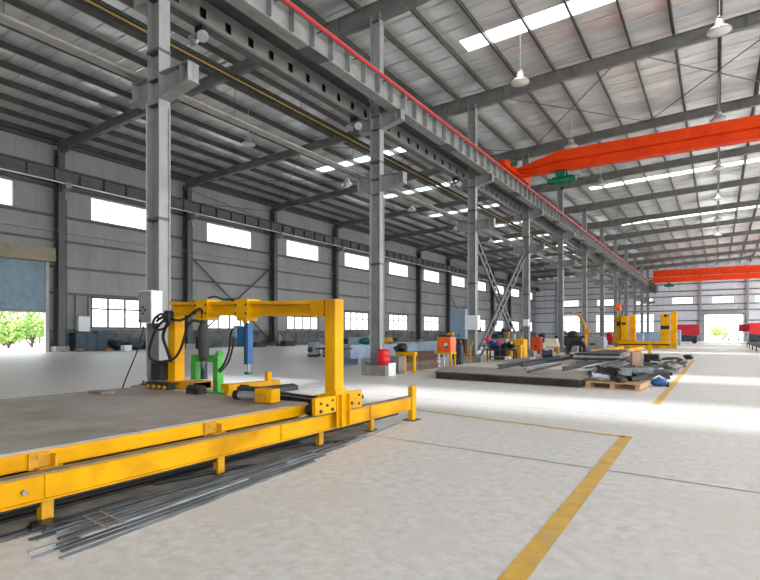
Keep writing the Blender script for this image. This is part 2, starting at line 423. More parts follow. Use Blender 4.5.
for (x0, x1, y0, y1) in sky:
    s_ = MB().add([(x0, y0, zroof(x0) + .03), (x1, y0, zroof(x1) + .03), (x1, y1, zroof(x1) + .03), (x0, y1, zroof(x0) + .03)], [(0, 1, 2, 3)])
    wpart(s_, 'skylight_pane', 'skylight_pane', ceil)
def rod(p0, p1, r=.022): return MB().tube([p0, p1], r, 6)
for yb in (YC[2], YC[6], YC[10]):
    for xa, xb in ((-8.9, -3.0), (-3.0, 2.9), (2.9, 8.8), (-28.9, -19.3), (-19.3, -9.8)):
        for a, b in ((0, BAY), (BAY, 0)):
            wpart(rod((xa, yb + a, zr(xa) + .35), (xb, yb + b, zr(xb) + .35)), 'brace_rod', 'steel_dark', ceil)

def rafter(i, y):
    x0, x1 = XL + .1, XR + .2
    pts_d = [(x0, .62), (-27.5, .42), (-12.5, .42), (-10.2, .62), (-8.5, .62), (-5, .46), (x1, .46)]
    m = MB()
    for (a, da), (b, db) in zip(pts_d[:-1], pts_d[1:]):
        za, zb = zroof(a) - .28, zroof(b) - .28
        m.prism([(a, za - da), (b, zb - db), (b, zb), (a, za)], 1, y - .008, y + .008)
        for o0, o1 in ((0, -.016), (-da, -da + .016)):
            p0, p1 = (o0, o1) if o0 == 0 else (-da, -da + .016)
            q0, q1 = (o0, o1) if o0 == 0 else (-db, -db + .016)
            m.prism([(a, za + p0), (b, zb + q0), (b, zb + q1), (a, za + p1)], 1, y - .11, y + .11)
    x = x0 + 1.2
    while x < x1:
        if abs(x - XC) > .5:
            z = zroof(x) - .28
            m.box(x - .006, x + .006, y - .07, y + .07, z - .42, z - .01)
        x += 2.92
    o = m.build('roof_rafter', 'rafter')
    near = ['overhead behind the viewer', 'just overhead before the nearest column', 'over the nearest central column', 'over the central column with the red drum'][i] if i < 4 else None
    tag(o, 'grey steel roof rafter crossing the hall %s' % (near or 'over the %s central column' % ordl(i - 2)), 'rafter', 'roof rafters across the hall')
for i, y in enumerate(YF):
    if i >= 1: rafter(i, y)

# ------------------------------------------------------------------ central columns
def hcol(x, y, z0, z1, dx, wy, tf=.02, tw=.012):
    m = MB()
    m.box(x - dx / 2, x - dx / 2 + tf, y - wy / 2, y + wy / 2, z0, z1)
    m.box(x + dx / 2 - tf, x + dx / 2, y - wy / 2, y + wy / 2, z0, z1)
    m.box(x - dx / 2, x + dx / 2, y - tw / 2, y + tw / 2, z0, z1)
    return m
def corbel(m, xa, xb, zt, h0, h1, w=.26):
    """tapered I bracket from the column face xa out to xb (local coords)"""
    m.prism([(xa, zt - h0), (xb, zt - h1), (xb, zt), (xa, zt)], 1, -.008, .008)
    m.prism([(xa, zt - .018), (xb, zt - .018), (xb, zt), (xa, zt)], 1, -w / 2, w / 2)
    m.prism([(xa, zt - h0), (xb, zt - h1), (xb, zt - h1 + .018), (xa, zt - h0 + .018)], 1, -w / 2, w / 2)
    s_ = 1 if xb > xa else -1
    for t in ((.72, .98) if abs(xb - xa) > .6 else (.95,)):
        x = xa + (xb - xa) * t; hh = h0 + (h1 - h0) * t
        m.box(x - .008, x + .008, -w / 2 + .01, w / 2 - .01, zt - hh + .01, zt - .01)
    return m
CW, CD = .25, .37
def make_column():
    t = thing('steel_column', '', 'column', (XC, YC[0], 0), 0, 'central row of roof columns')
    hcol(0, 0, .36, zroof(XC) - .7, CD, CW).build('shaft', 'steel', t)
    MB().cbox(-.38, .56, -.36, .24, 0, .33, .02).build('concrete_pedestal', 'pedestal', t)
    p = MB().box(-.3, .3, -.22, .22, .33, .36)
    for sx in (-1, 1):
        for sy in (-1, 1): p.cyl((sx * .25, sy * .17, .36), .018, .06, n=6)
    p.build('base_plate', 'steel_dark', t)
    corbel(MB(), CD / 2, 1.06, 6.44, .50, .36).build('bracket', 'steel', t)
    corbel(MB(), -CD / 2, -.72, 6.44, .44, .44).build('bracket', 'steel', t)
    corbel(MB(), CD / 2, .98, 8.42, .48, .32).build('bracket', 'steel', t)
    corbel(MB(), -CD / 2, -.66, 8.36, .42, .42).build('bracket', 'steel', t)
    m = MB()
    for z in (5.85, 6.34, 7.95, 8.38): m.box(-CD / 2 + .02, CD / 2 - .02, -CW / 2 + .005, CW / 2 - .005, z - .008, z + .008)
    for z in (6.9, 3.6): m.box(-CD / 2 - .012, CD / 2 + .012, -CW / 2 - .012, CW / 2 + .012, z - .03, z + .03)
    m.build('stiffener_plates', 'steel_dark', t)
    m = MB().tube([(-CD / 2 + .02, -CW / 2 - .03, .5), (-CD / 2 + .02, -CW / 2 - .03, 5.9)], .013, 8)
    m.build('conduit_pipe', 'steel_light', t)
    m = MB().tube([(CD / 2 + .02, CW / 2 - .02, .5), (CD / 2 + .02, CW / 2 - .02, 5.8)], .013, 8)
    m.build('conduit_pipe', 'steel_light', t)
    return t
c0 = make_column()
extra = {0: 'nearest grey steel column, behind the yellow gantry with a white electrical box', 1: 'grey steel column on a concrete pedestal with a red drum at its foot',
         2: 'third nearest grey steel column of the central row, carrying a white box above a workbench'}
for i, y in enumerate(YC):
    c = c0 if i == 0 else copy_tree(c0)
    c.location = (XC, y, 0)
    c['label'] = extra.get(i, 'grey steel column, %s of the central row under the crane runway' % ordl(i))

# left wall columns
def make_wcol():
    t = thing('wall_column', '', 'column', (XL + .33, 0, 0), 0, 'columns along the left wall')
    hcol(0, 0, .62, zr(XL) + .1, .5, .32).build('shaft', 'steel_dark', t)
    MB().cbox(-.32, .36, -.36, .36, .2, .66, .02).build('concrete_pedestal', 'pedestal', t)
    corbel(MB(), .25, .95, 9.16, .5, .3).build('bracket', 'steel', t)
    m = MB()
    m.box(-.25, .27, -.17, .17, 6.75, 6.85)
    m.box(.15, .33, -.24, -.06, 6.6, 6.85)
    m.build('clamp', 'steel_dark', t)
    MB().tube([(.1, .3, .7), (.1, .3, 8.4)], .035, 8).build('conduit_pipe', 'steel_dark', t)
    return t
w0 = make_wcol()
yw = [Y0 - BAY] + YC
for i, y in enumerate(yw):
    w = w0 if i == 0 else copy_tree(w0)
    w.location = (XL + .33, y, 0)
    w['label'] = ['dark steel wall column left of the frame before the roller door', 'dark steel wall column on the near side of the roller door',
                  'dark steel wall column between the blue roller door and the first window'][i] if i < 3 else \
        'dark steel column against the left wall, %s past the roller door' % ORD[i - 2].replace('nearest', 'first')

# ------------------------------------------------------------------ runway girders
def runway(name, label, x, z0, z1, y0, y1, fw, stiff, m_, side=1):
    t = thing(name, label, 'crane beam', (x, (y0 + y1) / 2, z0), 0)
    h = z1 - z0; L = (y1 - y0) / 2
    m = MB(); m.box(-.008, .008, -L, L, 0, h)
    m.box(-fw / 2, fw / 2, -L, L, 0, .022); m.box(-fw / 2 - .02, fw / 2 + .02, -L, L, h - .022, h)
    y = -L + stiff / 2
    while y < L:
        for s_ in (-1, 1):
            m.box(s_ * .008, s_ * (fw / 2 - .01), y - .007, y + .007, .09 if stiff < 1 else .02, h - .022)
        y += stiff
    m.build('girder', m_, t)
    MB().box(-.035, .035, -L, L, h, h + .09).build('crane_rail', 'dark_steel', t)
    return t, L, h
RX = -8.65
g, L, h = runway('crane_runway_beam', 'grey stiffened crane runway girder carrying the red conductor rail along the central columns', RX, 8.425, 9.15, YB + 1, YE - .6, .36, .76, 'steel')
m = MB(); m.tube([(.30, -L, .585), (.30, L, .585)], .026, 8)
m.tube([(.30, -L, .54), (.30, L, .54)], .024, 8)
m.build('conductor_rail', 'red_rail', g)
m = MB(); y = -L + .5
while y < L: m.box(.16, .31, y - .012, y + .012, .47, .50); m.box(.285, .315, y - .012, y + .012, .47, .52); y += 1.52
m.build('rail_hangers', 'steel_dark', g)
m = MB()
for y in yw:
    m.box(-.2, .2, y - (g.location.y) - .1 + 4.0 - .35, y - g.location.y + 4.0 + .35, -.02, 0.0)
m.build('soffit_plates', 'steel_dark', g)
# punched channel beam on the left side of the columns
HX = -9.84
t = thing('punched_beam', 'grey steel beam with a row of square holes left of the crane runway', 'beam', (HX, (YB + YE) / 2, 8.362), 0)
L = (YE - YB) / 2 - 1
m = MB(); m.box(-.006, .006, -L, L, .0, .14); m.box(-.006, .006, -L, L, .37, .5)
y = -L
while y < L:
    m.box(-.006, .006, y + .09, y + .64, .14, .37); y += .73
m.box(-.006, .09, -L, L, 0, .018); m.box(-.006, .09, -L, L, .482, .5)
m.build('web', 'steel', t)
MB().box(-.25, -.012, -L, L, .0, .02).build('bottom_plate', 'steel_dark', t)
MB().box(-.25, -.235, -L, L, .021, .5).build('back_plate', 'steel_dark', t)
MB().box(-.234, -.012, -L, L, .48, .5).build('top_plate', 'steel_dark', t)
# lateral plate between both beams
o = MB().box(-9.83, -9.6, YB + 2, YE - 1, 8.9, 8.92).box(-9.1, -8.68, YB + 2, YE - 1, 8.9, 8.92)
for y in [Y0 - BAY] + YC: o.box(-9.6, -9.1, y + .2, min(y + BAY - .2, YE - 1), 8.9, 8.92)
o = o.build('walkway_plate', 'steel_dark')
tag(o, 'narrow dark steel walkway plate between the runway girder and the punched beam', 'walkway')
# left wall runway
g2, L2, h2 = runway('crane_runway_beam', 'dark stiffened crane runway beam along the left wall above the upper windows', XL + .9, 9.162, 9.82, YB + 1, YE - .6, .3, 1.3, 'steel_dark')
m = MB(); m.tube([(.2, -L2, -.05), (.2, L2, -.05)], .03, 8); m.build('conductor_rail', 'white_paint', g2)
m = MB(); y = -L2 + 1
while y < L2: m.box(.14, .22, y - .02, y + .02, -.05, .03); y += 2.
m.build('rail_hangers', 'steel_dark', g2)
# pipes of the left aisle
def hung(name, label, cat, x, z, r, mt, mt2=None, hang=True, y0=YB + 2, y1=YE - 1):
    t = thing(name, label, cat, (x, (y0 + y1) / 2, z), 0); L = (y1 - y0) / 2
    MB().tube([(0, -L, 0), (0, L, 0)], r, 10).build('pipe', mt, t)
    if mt2: MB().box(-.07, .07, -L, L, .03, .14).box(-.12, -.03, -L, L, -.10, -.02).build('bus_bar_housing', mt2, t)
    if hang:
        for y in YF[1:]:
            MB().tube([(0, y - t.location.y, .0), (0, y - t.location.y, zr(x) - z)], .012, 6).build('hanger_rod', 'steel_dark', t)
    return t
hung('conductor_rail', 'long yellow conductor rail with dark housing hung under the left aisle rafters', 'rail', -12.6, 9.25, .024, 'bus_yellow', 'charcoal')
hung('pipe', 'grey pipe running over the short left brackets of the central columns', 'pipe', -9.92, 6.52, .07, 'steel', None, False)
hung('pipe', 'thin tan pipe beside the grey pipe along the central columns', 'pipe', -9.72, 6.485, .035, 'taupe', None, False)
hung('cable', 'thin red cable strung along the left aisle under the roof', 'cable', -16., 9.6, .014, 'red', None, True)

# laced cross bracing between the third and fourth central columns
def laced(label, p0, p1, w=.40):
    p0 = Vector(p0); p1 = Vector(p1)
    t = thing('laced_brace', label, 'brace', p0, 0, 'laced cross braces')
    d = (p1 - p0); n = Vector((0, -d.z, d.y)).normalized() * w / 2
    for s_ in (-1, 1):
        MB().bar(n * s_, d + n * s_, .12, .07, (1, 0, 0)).build('chord', 'steel_dark', t)
    k = int(d.length / .6)
    for i in range(1, k):
        c = d * (i / k); MB().bar(c - n, c + n, .08, .07, (1, 0, 0)).build('batten', 'rafter', t)
    return t
for k in (2, 7):
    a, b = YC[k], YC[k + 1]
    w_ = 'third and fourth' if k == 2 else 'eighth and ninth'
    laced('dark laced steel brace rising away from the viewer between the %s central columns' % w_, (XC + .06, a + .75, .45), (XC + .06, b - .42, 5.9))
    laced('dark laced steel brace falling away from the viewer between the %s central columns' % w_, (XC - .14, a + .42, 5.9), (XC - .14, b - .75, .45))
# X braces on the left wall
for k in (3, 8):
    y = yw[k]
    for a, b, wd in ((.25, BAY - .25, 'rising'), (BAY - .25, .25, 'falling')):
        o = MB().tube([(XL + .3 + (.08 if wd == 'rising' else 0), y + a, .75), (XL + .3 + (.08 if wd == 'rising' else 0), y + b, 6.45)], .06, 8).build('wall_brace', 'steel_dark')
        tag(o, 'dark tubular wall brace %s away from the viewer, %s pair along the left wall' % (wd, 'nearest' if k == 3 else 'far'), 'brace', 'tubular wall braces')
        o = MB().tube([(XL + .3 + (.06 if wd == 'rising' else 0), y + a, 10.0), (XL + .3 + (.06 if wd == 'rising' else 0), y + b, zr(XL) - .15)], .02, 6).build('tie_rod', 'steel_dark')
        tag(o, 'thin tie rod %s away from the viewer above the wall crane beam, %s pair' % (wd, 'nearest' if k == 3 else 'far'), 'rod', 'tie rods under the eaves')

# ------------------------------------------------------------------ lamps
def make_lamp():
    t = thing('high_bay_lamp', '', 'lamp', (0, 0, 0), 0, 'high bay lamps hung from the roof')
    MB().lathe([(.02, .36), (.11, .36), (.13, .33), (.13, .20), (.16, .17), (.25, .12), (.33, .03), (.34, 0), (.32, .005), (.1, .13), (0, .13)], n=20).build('shade', 'lamp_metal', t)
    MB().lathe([(0, -.045), (.16, -.04), (.27, -.015), (.305, .006)], n=20).build('lens', 'lamp_glass', t)
    MB().tube([(-.1, 0, .34), (-.08, 0, .43), (0, 0, .47), (.08, 0, .43), (.1, 0, .34)], .022, 6).build('hook', 'lamp_metal', t)
    return t
l0 = make_lamp()
lamps = []
def lampat(x, y, z, label):
    l = l0 if not lamps else copy_tree(l0); lamps.append(l)
    l.location = (x, y, z); l['label'] = label
for j, x in enumerate((-6.1, .06)):
    for i in range((3, 6)[j]):
        lampat(x, 19.2 + BAY * i, 10.55, 'white bell shaped high bay lamp in the right hall, %s of the %s line' % (ORD[i].replace('nearest', 'first'), ('left', 'middle')[j]))
for i in range(6):
    lampat(-18.8, 17.9 + BAY * i, 10.3, 'white bell shaped high bay lamp over the left aisle, %s along its line' % ORD[i].replace('nearest', 'first'))
for l in lamps:
    x, y, z = l.location
    MB().tube([(0, 0, .46), (0, 0, zroof(x) - z - .01)], .02, 6).build('suspension_rod', 'steel_light', l)
def make_flood(y, label):
    t = thing('floodlight', label, 'floodlight', (-9.95, y, 8.33), 0, 'twin floodlights under the punched beam')
    MB().box(-.13, .13, -.05, .05, -.09, .03).build('bracket', 'black', t)
    for s_ in (-1, 1):
        c = Vector((s_ * .13 + .04, -.06, -.26)); d = Vector((s_ * .5 + .2, -.6, -.7)).normalized()
        m = MB().tube([c - d * .18, c - d * .12, c, c + d * .10], [.04, .09, .10, .13], 14)
        h = m.build('lamp_head', 'lamp_metal', t)
        MB().tube([c + d * .10, c + d * .11], [.12, .1], 14).build('lens', 'grey_case', h)
    return t
make_flood(8.0, 'twin white floodlight under the punched beam right of the nearest column')
make_flood(14.1, 'twin white floodlight beside the second central column')
make_flood(22.0, 'twin white floodlight beside the third central column')

# ------------------------------------------------------------------ overhead cranes
def crane(y, label, zb, two=False, hoist=True, x0=-8.65):
    t = thing('overhead_crane', label, 'crane', (x0, y, 9.24), 0, 'orange overhead cranes')
    X1 = 23.2 if not two else 23.2
    hb = zb - 9.24
    if not two:
        secs = [(.15, .18, .30), (1.0, .0, .52), (2.2, -.02, .84), (X1, -.02, .84)]
        m = MB(); vs = []
        for x, lo, hi in secs:
            mid = lo + (hi - lo) * .42
            vs += [(x, -.12, hb + lo), (x, .12, hb + lo), (x, .15, hb + mid), (x, .34, hb + mid + .03), (x, .34, hb + hi), (x, -.34, hb + hi), (x, -.34, hb + mid + .03), (x, -.15, hb + mid)]
        fs = [(0, 1, 2, 3, 4, 5, 6, 7)]
        for i in range(len(secs) - 1):
            for k in range(8):
                j = (k + 1) % 8; fs.append((i * 8 + k, (i + 1) * 8 + k, (i + 1) * 8 + j, i * 8 + j))
        m.add(vs, fs); m.box(.2, X1, -.2, .2, hb - .06, hb - .02 + .03)
        m.build('girder', 'orange', t)
    else:
        MB().box(.1, X1, -.55, -.1, .0, .82).build('girder', 'orange', t)
        MB().box(.1, X1, .1, .55, .95, 2.0).build('girder', 'orange', t)
    m = MB()
    m.box(-.22, .22, -1.75, 1.75, .03, .4); m.prism([(-1.75, .03), (-1.75, .4), (-2.05, .30), (-2.05, .1)], 0, -.2, .2)
    m.prism([(1.75, .03), (1.75, .4), (2.05, .30), (2.05, .1)], 0, -.2, .2)
    e = m.build('end_truck', 'orange', t)
    for yy in (-1.4, 1.4): MB().cyl((-.06, yy, .12), .13, .12, 0, 14).build('wheel', 'charcoal', e)
    MB().cyl((.2, -1.2, .3), .11, .34, 0, 12).build('drive_motor', 'green_dark', t)
    if hoist:
        hx = 2.35
        h_ = MB()
        h_.box(hx - .28, hx + .28, -.18, .18, hb - .30, hb - .10)
        h_.cyl((hx - .45, 0, hb - .50), .20, .95, 0, 16)
        h_.cyl((hx - .68, 0, hb - .50), .14, .24, 0, 14); h_.cyl((hx + .5, 0, hb - .50), .15, .14, 0, 14)
        h_.cyl((hx - .2, -.3, hb - .30), .13, .42, 0, 14)
        hh = h_.build('hoist', 'green_dark', t)
        MB().box(hx - .25, hx + .2, -.13, .13, hb - .1, hb - .06).build('trolley', 'charcoal', hh)
        hk = MB(); hk.box(hx - .1, hx + .1, -.06, .06, hb - .96, hb - .80)
        for xx in (-.05, .05): hk.tube([(hx + xx, 0, hb - .7), (hx + xx, 0, hb - .84)], .012, 6)
        hk.build('hook_block', 'charcoal', hh)
    return t
crane(26.3, 'orange overhead travelling crane girder with a green hoist, the nearer crane', 9.24)
crane(94.0, 'deep orange red overhead crane near the far end wall', 9.24, True)
t = thing('hanging_chain', 'looped cable festoon hanging at the far end of the crane runway', 'cable', (-8.3, 95.5, 9.1), 0)
m = MB()
for k in range(6):
    y0 = -k * 1.6
    m.tube([(0, y0 - 1.6 * q / 8, -1.5 * math.sin(PI * q / 8)) for q in range(9)], .05, 6)
m.build('cable_loops', 'charcoal', t)

# ------------------------------------------------------------------ foreground: cutting table, rail and gantry
DX0, DX1, DY0, DY1, DZ = -7.75, -4.22, -.6, 5.0, .51
t = thing('work_table', 'large low steel work table with a worn grey brown top and yellow edge beam', 'table', ((DX0 + DX1) / 2, (DY0 + DY1) / 2, 0), 0)
hx, hy = (DX1 - DX0) / 2, (DY1 - DY0) / 2
m = MB()
for a, b in ((-hy, .55), (.556, hy)): m.box(-hx, hx, a, b, DZ - .02, DZ)
m.build('table_top', 'deck', t)
m = MB(); m.box(hx - .03, hx, -hy, hy, DZ - .135, DZ - .021); m.box(hx - .10, hx + .012, -hy, hy, DZ - .143, DZ - .132)
eb = m.build('edge_beam', 'yellow', t)
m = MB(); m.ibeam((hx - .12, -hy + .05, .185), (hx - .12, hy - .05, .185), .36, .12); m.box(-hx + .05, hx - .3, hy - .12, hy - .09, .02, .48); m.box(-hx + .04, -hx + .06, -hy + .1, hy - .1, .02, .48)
m.build('shade_frame', 'black', t)  # added black beam and plates that stand in for shade under the table
m = MB(); m.box(-hx, -hx + .03, -hy, hy, DZ - .14, DZ - .021); m.box(-hx, hx - .04, hy - .03, hy, DZ - .14, DZ - .021)
m.build('edge_beam', 'yellow_dirty', t)
yo = (DY0 + DY1) / 2
for y in (1.97, 3.53, .5):
    y -= yo
    m = MB(); m.box(hx, hx + .022, y - .10, y + .05, DZ - .15, DZ - .03); m.box(hx, hx + .09, y + .05, y + .07, DZ - .14, DZ - .05)
    m.box(hx - .02, hx + .10, y - .06, y + .10, DZ - .15, DZ - .13)
    m.cyl((hx + .02, y - .04, DZ - .06), .012, .012, 0, 8)
    m.build('bracket', 'yellow_dirty', t)
for y in (-hy + .3, -hy / 3, hy / 3, hy - .3):
    for x in (-hx + .3, 0, hx - .4): MB().box(x - .07, x + .07, y - .07, y + .07, 0, DZ - .02).build('leg', 'dark_steel', t)
# rail beam on stub legs
RXX = -4.03
t = thing('gantry_rail', 'long low yellow rail beam on short legs with an upright end stop post', 'rail', (RXX, 3.0, 0), 0)
m = MB(); y0, y1 = -4.0, 4.19
m.box(.0, .025, y0, y1, .195, .367); m.box(-.05, .05, y0, y1, .18, .195)
for y in (-1.1, 1.3, 3.05): m.box(.02, .038, y - .015, y + .015, .2, .365)
m.build('beam', 'yellow', t)
MB().box(-.05, .05, y0, y1, .367, .382).build('rail_top', 'yellow_worn_top', t)
for y in (-2.6, -1.08, .49, 2.02, 3.15):
    lg = MB().box(-.07, -.0, y - .04, y + .04, .012, .18).build('leg', 'yellow_dirty', t)
    MB().box(-.11, .03, y - .075, y + .075, 0, .012).build('foot', 'dark_steel', lg)
m = MB(); m.cbox(-.035, .05, 4.2, 4.33, .012, .53, .01)
ep = m.build('end_post', 'yellow', t); MB().box(-.10, .10, 4.15, 4.38, 0, .012).build('foot', 'dark_steel', ep)
MB().tube([(-.05, -3.9, .15), (-.05, 1.0, .145), (-.05, 3.9, .15)], .028, 8).build('under_pipe', 'black', t)
m = MB(); m.tube([(.025, -1.25, .27), (.055, -1.25, .27)], .018, 8); m.build('bolt', 'galv', t)

# travelling gantry
GY = 5.27
t = thing('portal_gantry', 'yellow portal gantry standing over the low work table', 'gantry', (-5.6, GY, 0), 0)
XR_, XL_ = -3.95 + 5.6, -7.03 + 5.6
m = MB(); m.cbox(XR_ - .16, XR_, -.085, .095, .59, 1.78, .006); m.build('post', 'yellow', t)
m = MB(); m.cbox(XL_ - .17, XL_, -.09, .09, .62, 1.70, .006); m.build('post', 'yellow', t)
# cross beam: an I/channel box with a recessed side
m = MB()
xa, xb = XL_ - .17, XR_ - .17
def zt_(x): return 1.84 + (1.765 - 1.84) * (x - xa) / (xb - xa)
for (lo, hi, ya, yb_) in ((-.045, 0, -.085, .1), (-.20, -.155, -.085, .1), (-.155, -.045, -.0, .04)):
    m.prism([(xa, zt_(xa) + lo), (xb, zt_(xb) + lo), (xb, zt_(xb) + hi), (xa, zt_(xa) + hi)], 1, ya, yb_)
m.box(xb - .22, xb, -.086, .086, 1.57, 1.775)
m.build('cross_beam', 'yellow', t)
for x, w_ in ((-.80, .14), (.04, .125)):
    m = MB(); z = zt_(x); m.box(x - w_, x + w_, -.115, .13, z - .215, z + .03); m.box(x - w_ * .8, x + w_ * .8, -.10, .10, z - .27, z - .215)
    cgo = m.build('tool_carriage', 'yellow', t)
    m = MB()
    for sx in (-.8, .8): m.cyl((x + sx * w_, -.13, z - .05), .015, .02, 1, 8); m.cyl((x + sx * w_, -.13, z - .17), .015, .02, 1, 8)
    m.build('bolts', 'charcoal', cgo)
# right (near) carriage riding on the rail
m = MB()
m.box(XR_ - .02, XR_ + .03, -.50, -.10, .40, .60); m.box(XR_ - .02, XR_ + .03, .13, .45, .40, .62); m.box(XR_ - .02, XR_ + .025, -.10, .13, .40, .66)
m.box(XR_ - .22, XR_ + .02, -.2, .45, .57, .59); m.box(XR_ - .22, XR_ - .19, -.2, .45, .40, .60)
m.box(XR_ + .03, XR_ + .09, -.06, -.04, .21, .60); m.box(XR_ + .03, XR_ + .09, .10, .12, .21, .60); m.box(XR_ + .03, XR_ + .042, -.10, .14, .20, .60)
ca = m.build('carriage', 'yellow', t)
for y, z, r in ((-.40, .53, .016), (-.40, .44, .02), (-.28, .50, .018), (-.18, .44, .022), (-.18, .55, .014), (.22, .47, .022), (.38, .56, .016), (.38, .45, .016)):
    MB().cyl((XR_ + .03, y, z), r, .014, 0, 10).build('bolt', 'charcoal', ca)
for y in (-.42, .32): MB().cyl((XR_ - .14, y, .448), .065, .09, 0, 14).build('wheel', 'charcoal', ca)
MB().tube([(XR_ - .1, .45, .50), (XR_ - .1, .64, .50)], .035, 10).build('buffer', 'rust', ca)
# left (far) carriage
m = MB()
m.box(XL_ - .26, XL_ + .52, -.16, .16, .53, .62); m.box(XL_ + .1, XL_ + .52, -.18, .2, .512, .63)
m.prism([(XL_ - .12, .62), (XL_ + .12, .62), (XL_ + .3, .53), (XL_ - .26, .53)], 1, -.19, -.165)
cb = m.build('carriage', 'yellow_dirty', t)
m = MB(); m.box(XL_ - .35, XL_ + .2, -.34, -.24, .515, .60); m.box(XL_ - .36, XL_ + .23, -.36, -.2, .60, .615)
m.build('roller_box', 'charcoal', cb)
for k in range(4):
    MB().cyl((XL_ - .28 + k * .13, -.37, .55), .03, .03, 1, 10).build('roller', 'yellow_dirty', cb)
MB().cbox(XL_ - .44, XL_ - .18, -.2, .05, .63, .90, .01).build('motor_box', 'black', cb)

# tools hanging from the gantry
t = thing('drill_spindle', 'dark grey vertical spindle hanging from the gantry beam beside the left post', 'spindle', (-6.49, GY, 0), 0)
MB().lathe([(.0, .93), (.055, .94), (.062, 1.0), (.075, 1.2), (.072, 1.42), (.05, 1.50), (.05, 1.545)], n=14).build('body', 'charcoal', t)
MB().lathe([(0, .82), (.012, .83), (.02, .9), (.03, .94)], n=10).build('bit', 'galv', t)
MB().box(-.1, -.04, -.05, .05, 1.12, 1.3).build('cable_clamp', 'black', t)
t = thing('hydraulic_press', 'blue tall narrow press head hanging from the gantry beam', 'press', (-5.635, GY + .02, 0), 0)
m = MB(); m.box(-.09, .03, -.05, .09, 1.2, 1.45); m.box(.035, .11, -.04, .06, .92, 1.50)
m.build('body', 'blue', t)
MB().box(.045, .058, -.045, -.038, .95, 1.5).build('slot', 'navy', t)
MB().cyl((-.14, .02, 1.36), .11, .05, 0, 18).build('drum', 'blue_grey', t)
MB().cyl((.0, .02, 1.50), .035, .03, 2, 12).build('coupling', 'yellow_dirty', t)
MB().cyl((.075, .01, .80), .016, .12, 2, 10).build('ram', 'galv', t)
MB().cbox(.03, .125, -.04, .05, .775, .815, .01).build('foot', 'green_dark', t)

# cables on the gantry
def cable(label, pts, r=.017, name='cable', mt='rubber', cat='cable'):
    P_ = [Vector(p) for p in pts]; out = []
    for i in range(len(P_) - 1):
        p0, p1, p2, p3 = P_[max(i - 1, 0)], P_[i], P_[i + 1], P_[min(i + 2, len(P_) - 1)]
        for q in range(8):
            s_ = q / 8
            out.append(.5 * (2 * p1 + (p2 - p0) * s_ + (2 * p0 - 5 * p1 + 4 * p2 - p3) * s_ * s_ + (3 * p1 - p0 - 3 * p2 + p3) * s_ ** 3))
    out.append(P_[-1])
    return tag(MB().tube(out, r, 8).build(name, mt), label, cat)
yc = GY - .19
cable('black cable arching from the column box over the left gantry post to the drill spindle', [(-8.74, 6.06, 1.66), (-8.0, 5.6, 1.60), (-7.15, yc, 1.62), (-6.96, yc, 1.57), (-6.77, yc, 1.55), (-6.59, yc, 1.60), (-6.43, yc, 1.68), (-6.36, yc + .02, 1.71), (-6.35, yc + .06, 1.68), (-6.42, yc + .12, 1.55)], .02)
cable('black cable looping low in front of the left gantry post', [(-7.10, yc, 1.59), (-7.33, yc, 1.44), (-7.48, yc, 1.22), (-7.53, yc, 1.03), (-7.43, yc, .93), (-7.18, yc, .92), (-6.91, yc, .98), (-6.76, yc, 1.12), (-6.66, yc, 1.32), (-6.60, yc, 1.46), (-6.52, yc + .04, 1.54), (-6.46, yc + .1, 1.53)], .02)
cable('black cable hanging straight down beside the left gantry post', [(-7.06, yc, 1.53), (-7.22, yc + .03, 1.31), (-7.15, yc + .05, 1.1), (-7.11, yc + .1, .91)], .024)
cable('coiled black cable bundle beside the white electrical box', [(-7.01, yc - .02, 1.56), (-7.15, yc - .03, 1.65), (-7.33, yc - .03, 1.59), (-7.38, yc - .03, 1.48), (-7.25, yc - .03, 1.41), (-7.06, yc - .03, 1.45), (-6.98, yc - .03, 1.54), (-7.13, yc - .05, 1.60), (-7.26, yc - .05, 1.54)], .018)
tag(MB().cbox(-7.11, -6.97, yc - .05, yc + .05, 1.52, 1.70, .02).build('cable_junction', 'black'), 'black junction block where the cables meet left of the gantry post', 'junction box')
cable('black hose pair hanging behind the blue press, left hose', [(-5.90, GY + .1, 1.46), (-6.02, GY + .12, 1.35), (-6.06, GY + .12, 1.1), (-6.18, GY + .13, .9), (-6.33, GY + .15, .79)], .015)
cable('black hose pair hanging behind the blue press, right hose', [(-5.86, GY + .1, 1.45), (-5.95, GY + .12, 1.36), (-5.98, GY + .12, 1.16), (-6.09, GY + .13, .93), (-6.29, GY + .15, .77)], .015)
cable('thin black pendant cord slanting to the floor left of the nearest column', [(-9.2, 6.1, 1.5), (-9.35, 6.05, 1.0), (-9.6, 5.95, .4), (-9.7, 5.9, .02)], .012)
cable('short black cable lying along the top of the gantry beam', [(-6.3, GY - .05, 1.875), (-6.15, GY - .05, 1.89), (-6.0, GY - .05, 1.845), (-5.85, GY - .05, 1.84), (-5.68, GY - .05, 1.835)], .012)
# electrical boxes
def ebox(label, x, y, z, w, d_, h, knobs=True):
    t = thing('electrical_box', label, 'electrical box', (x, y, z), 0)
    MB().cbox(-w / 2, w / 2, -d_ / 2, d_ / 2, 0, h, .008).build('body', 'white_paint', t)
    MB().box(-w / 2 + .02, w / 2 - .02, -d_ / 2 - .008, -d_ / 2, .02, h - .02).build('door', 'grey_case' if knobs else 'white_paint', t)
    if knobs:
        for a, b in ((-.1, .24), (.04, .24), (-.03, .18), (-.03, .30), (-.12, .05)):
            MB().cyl((a, -d_ / 2 - .03, b), .02, .024, 1, 10).build('knob', 'black', t)
    return t
ebox('white electrical control box mounted on the nearest column above the cables', -9.21, 6.24, 1.55, .42, .24, .62)
ebox('white electrical box mounted on the third central column', -9.2, 22.15, 1.5, .6, .3, .64, False)
ebox('small white box mounted on the fourth central column', -9.25, 30.2, 1.75, .32, .2, .4, False)

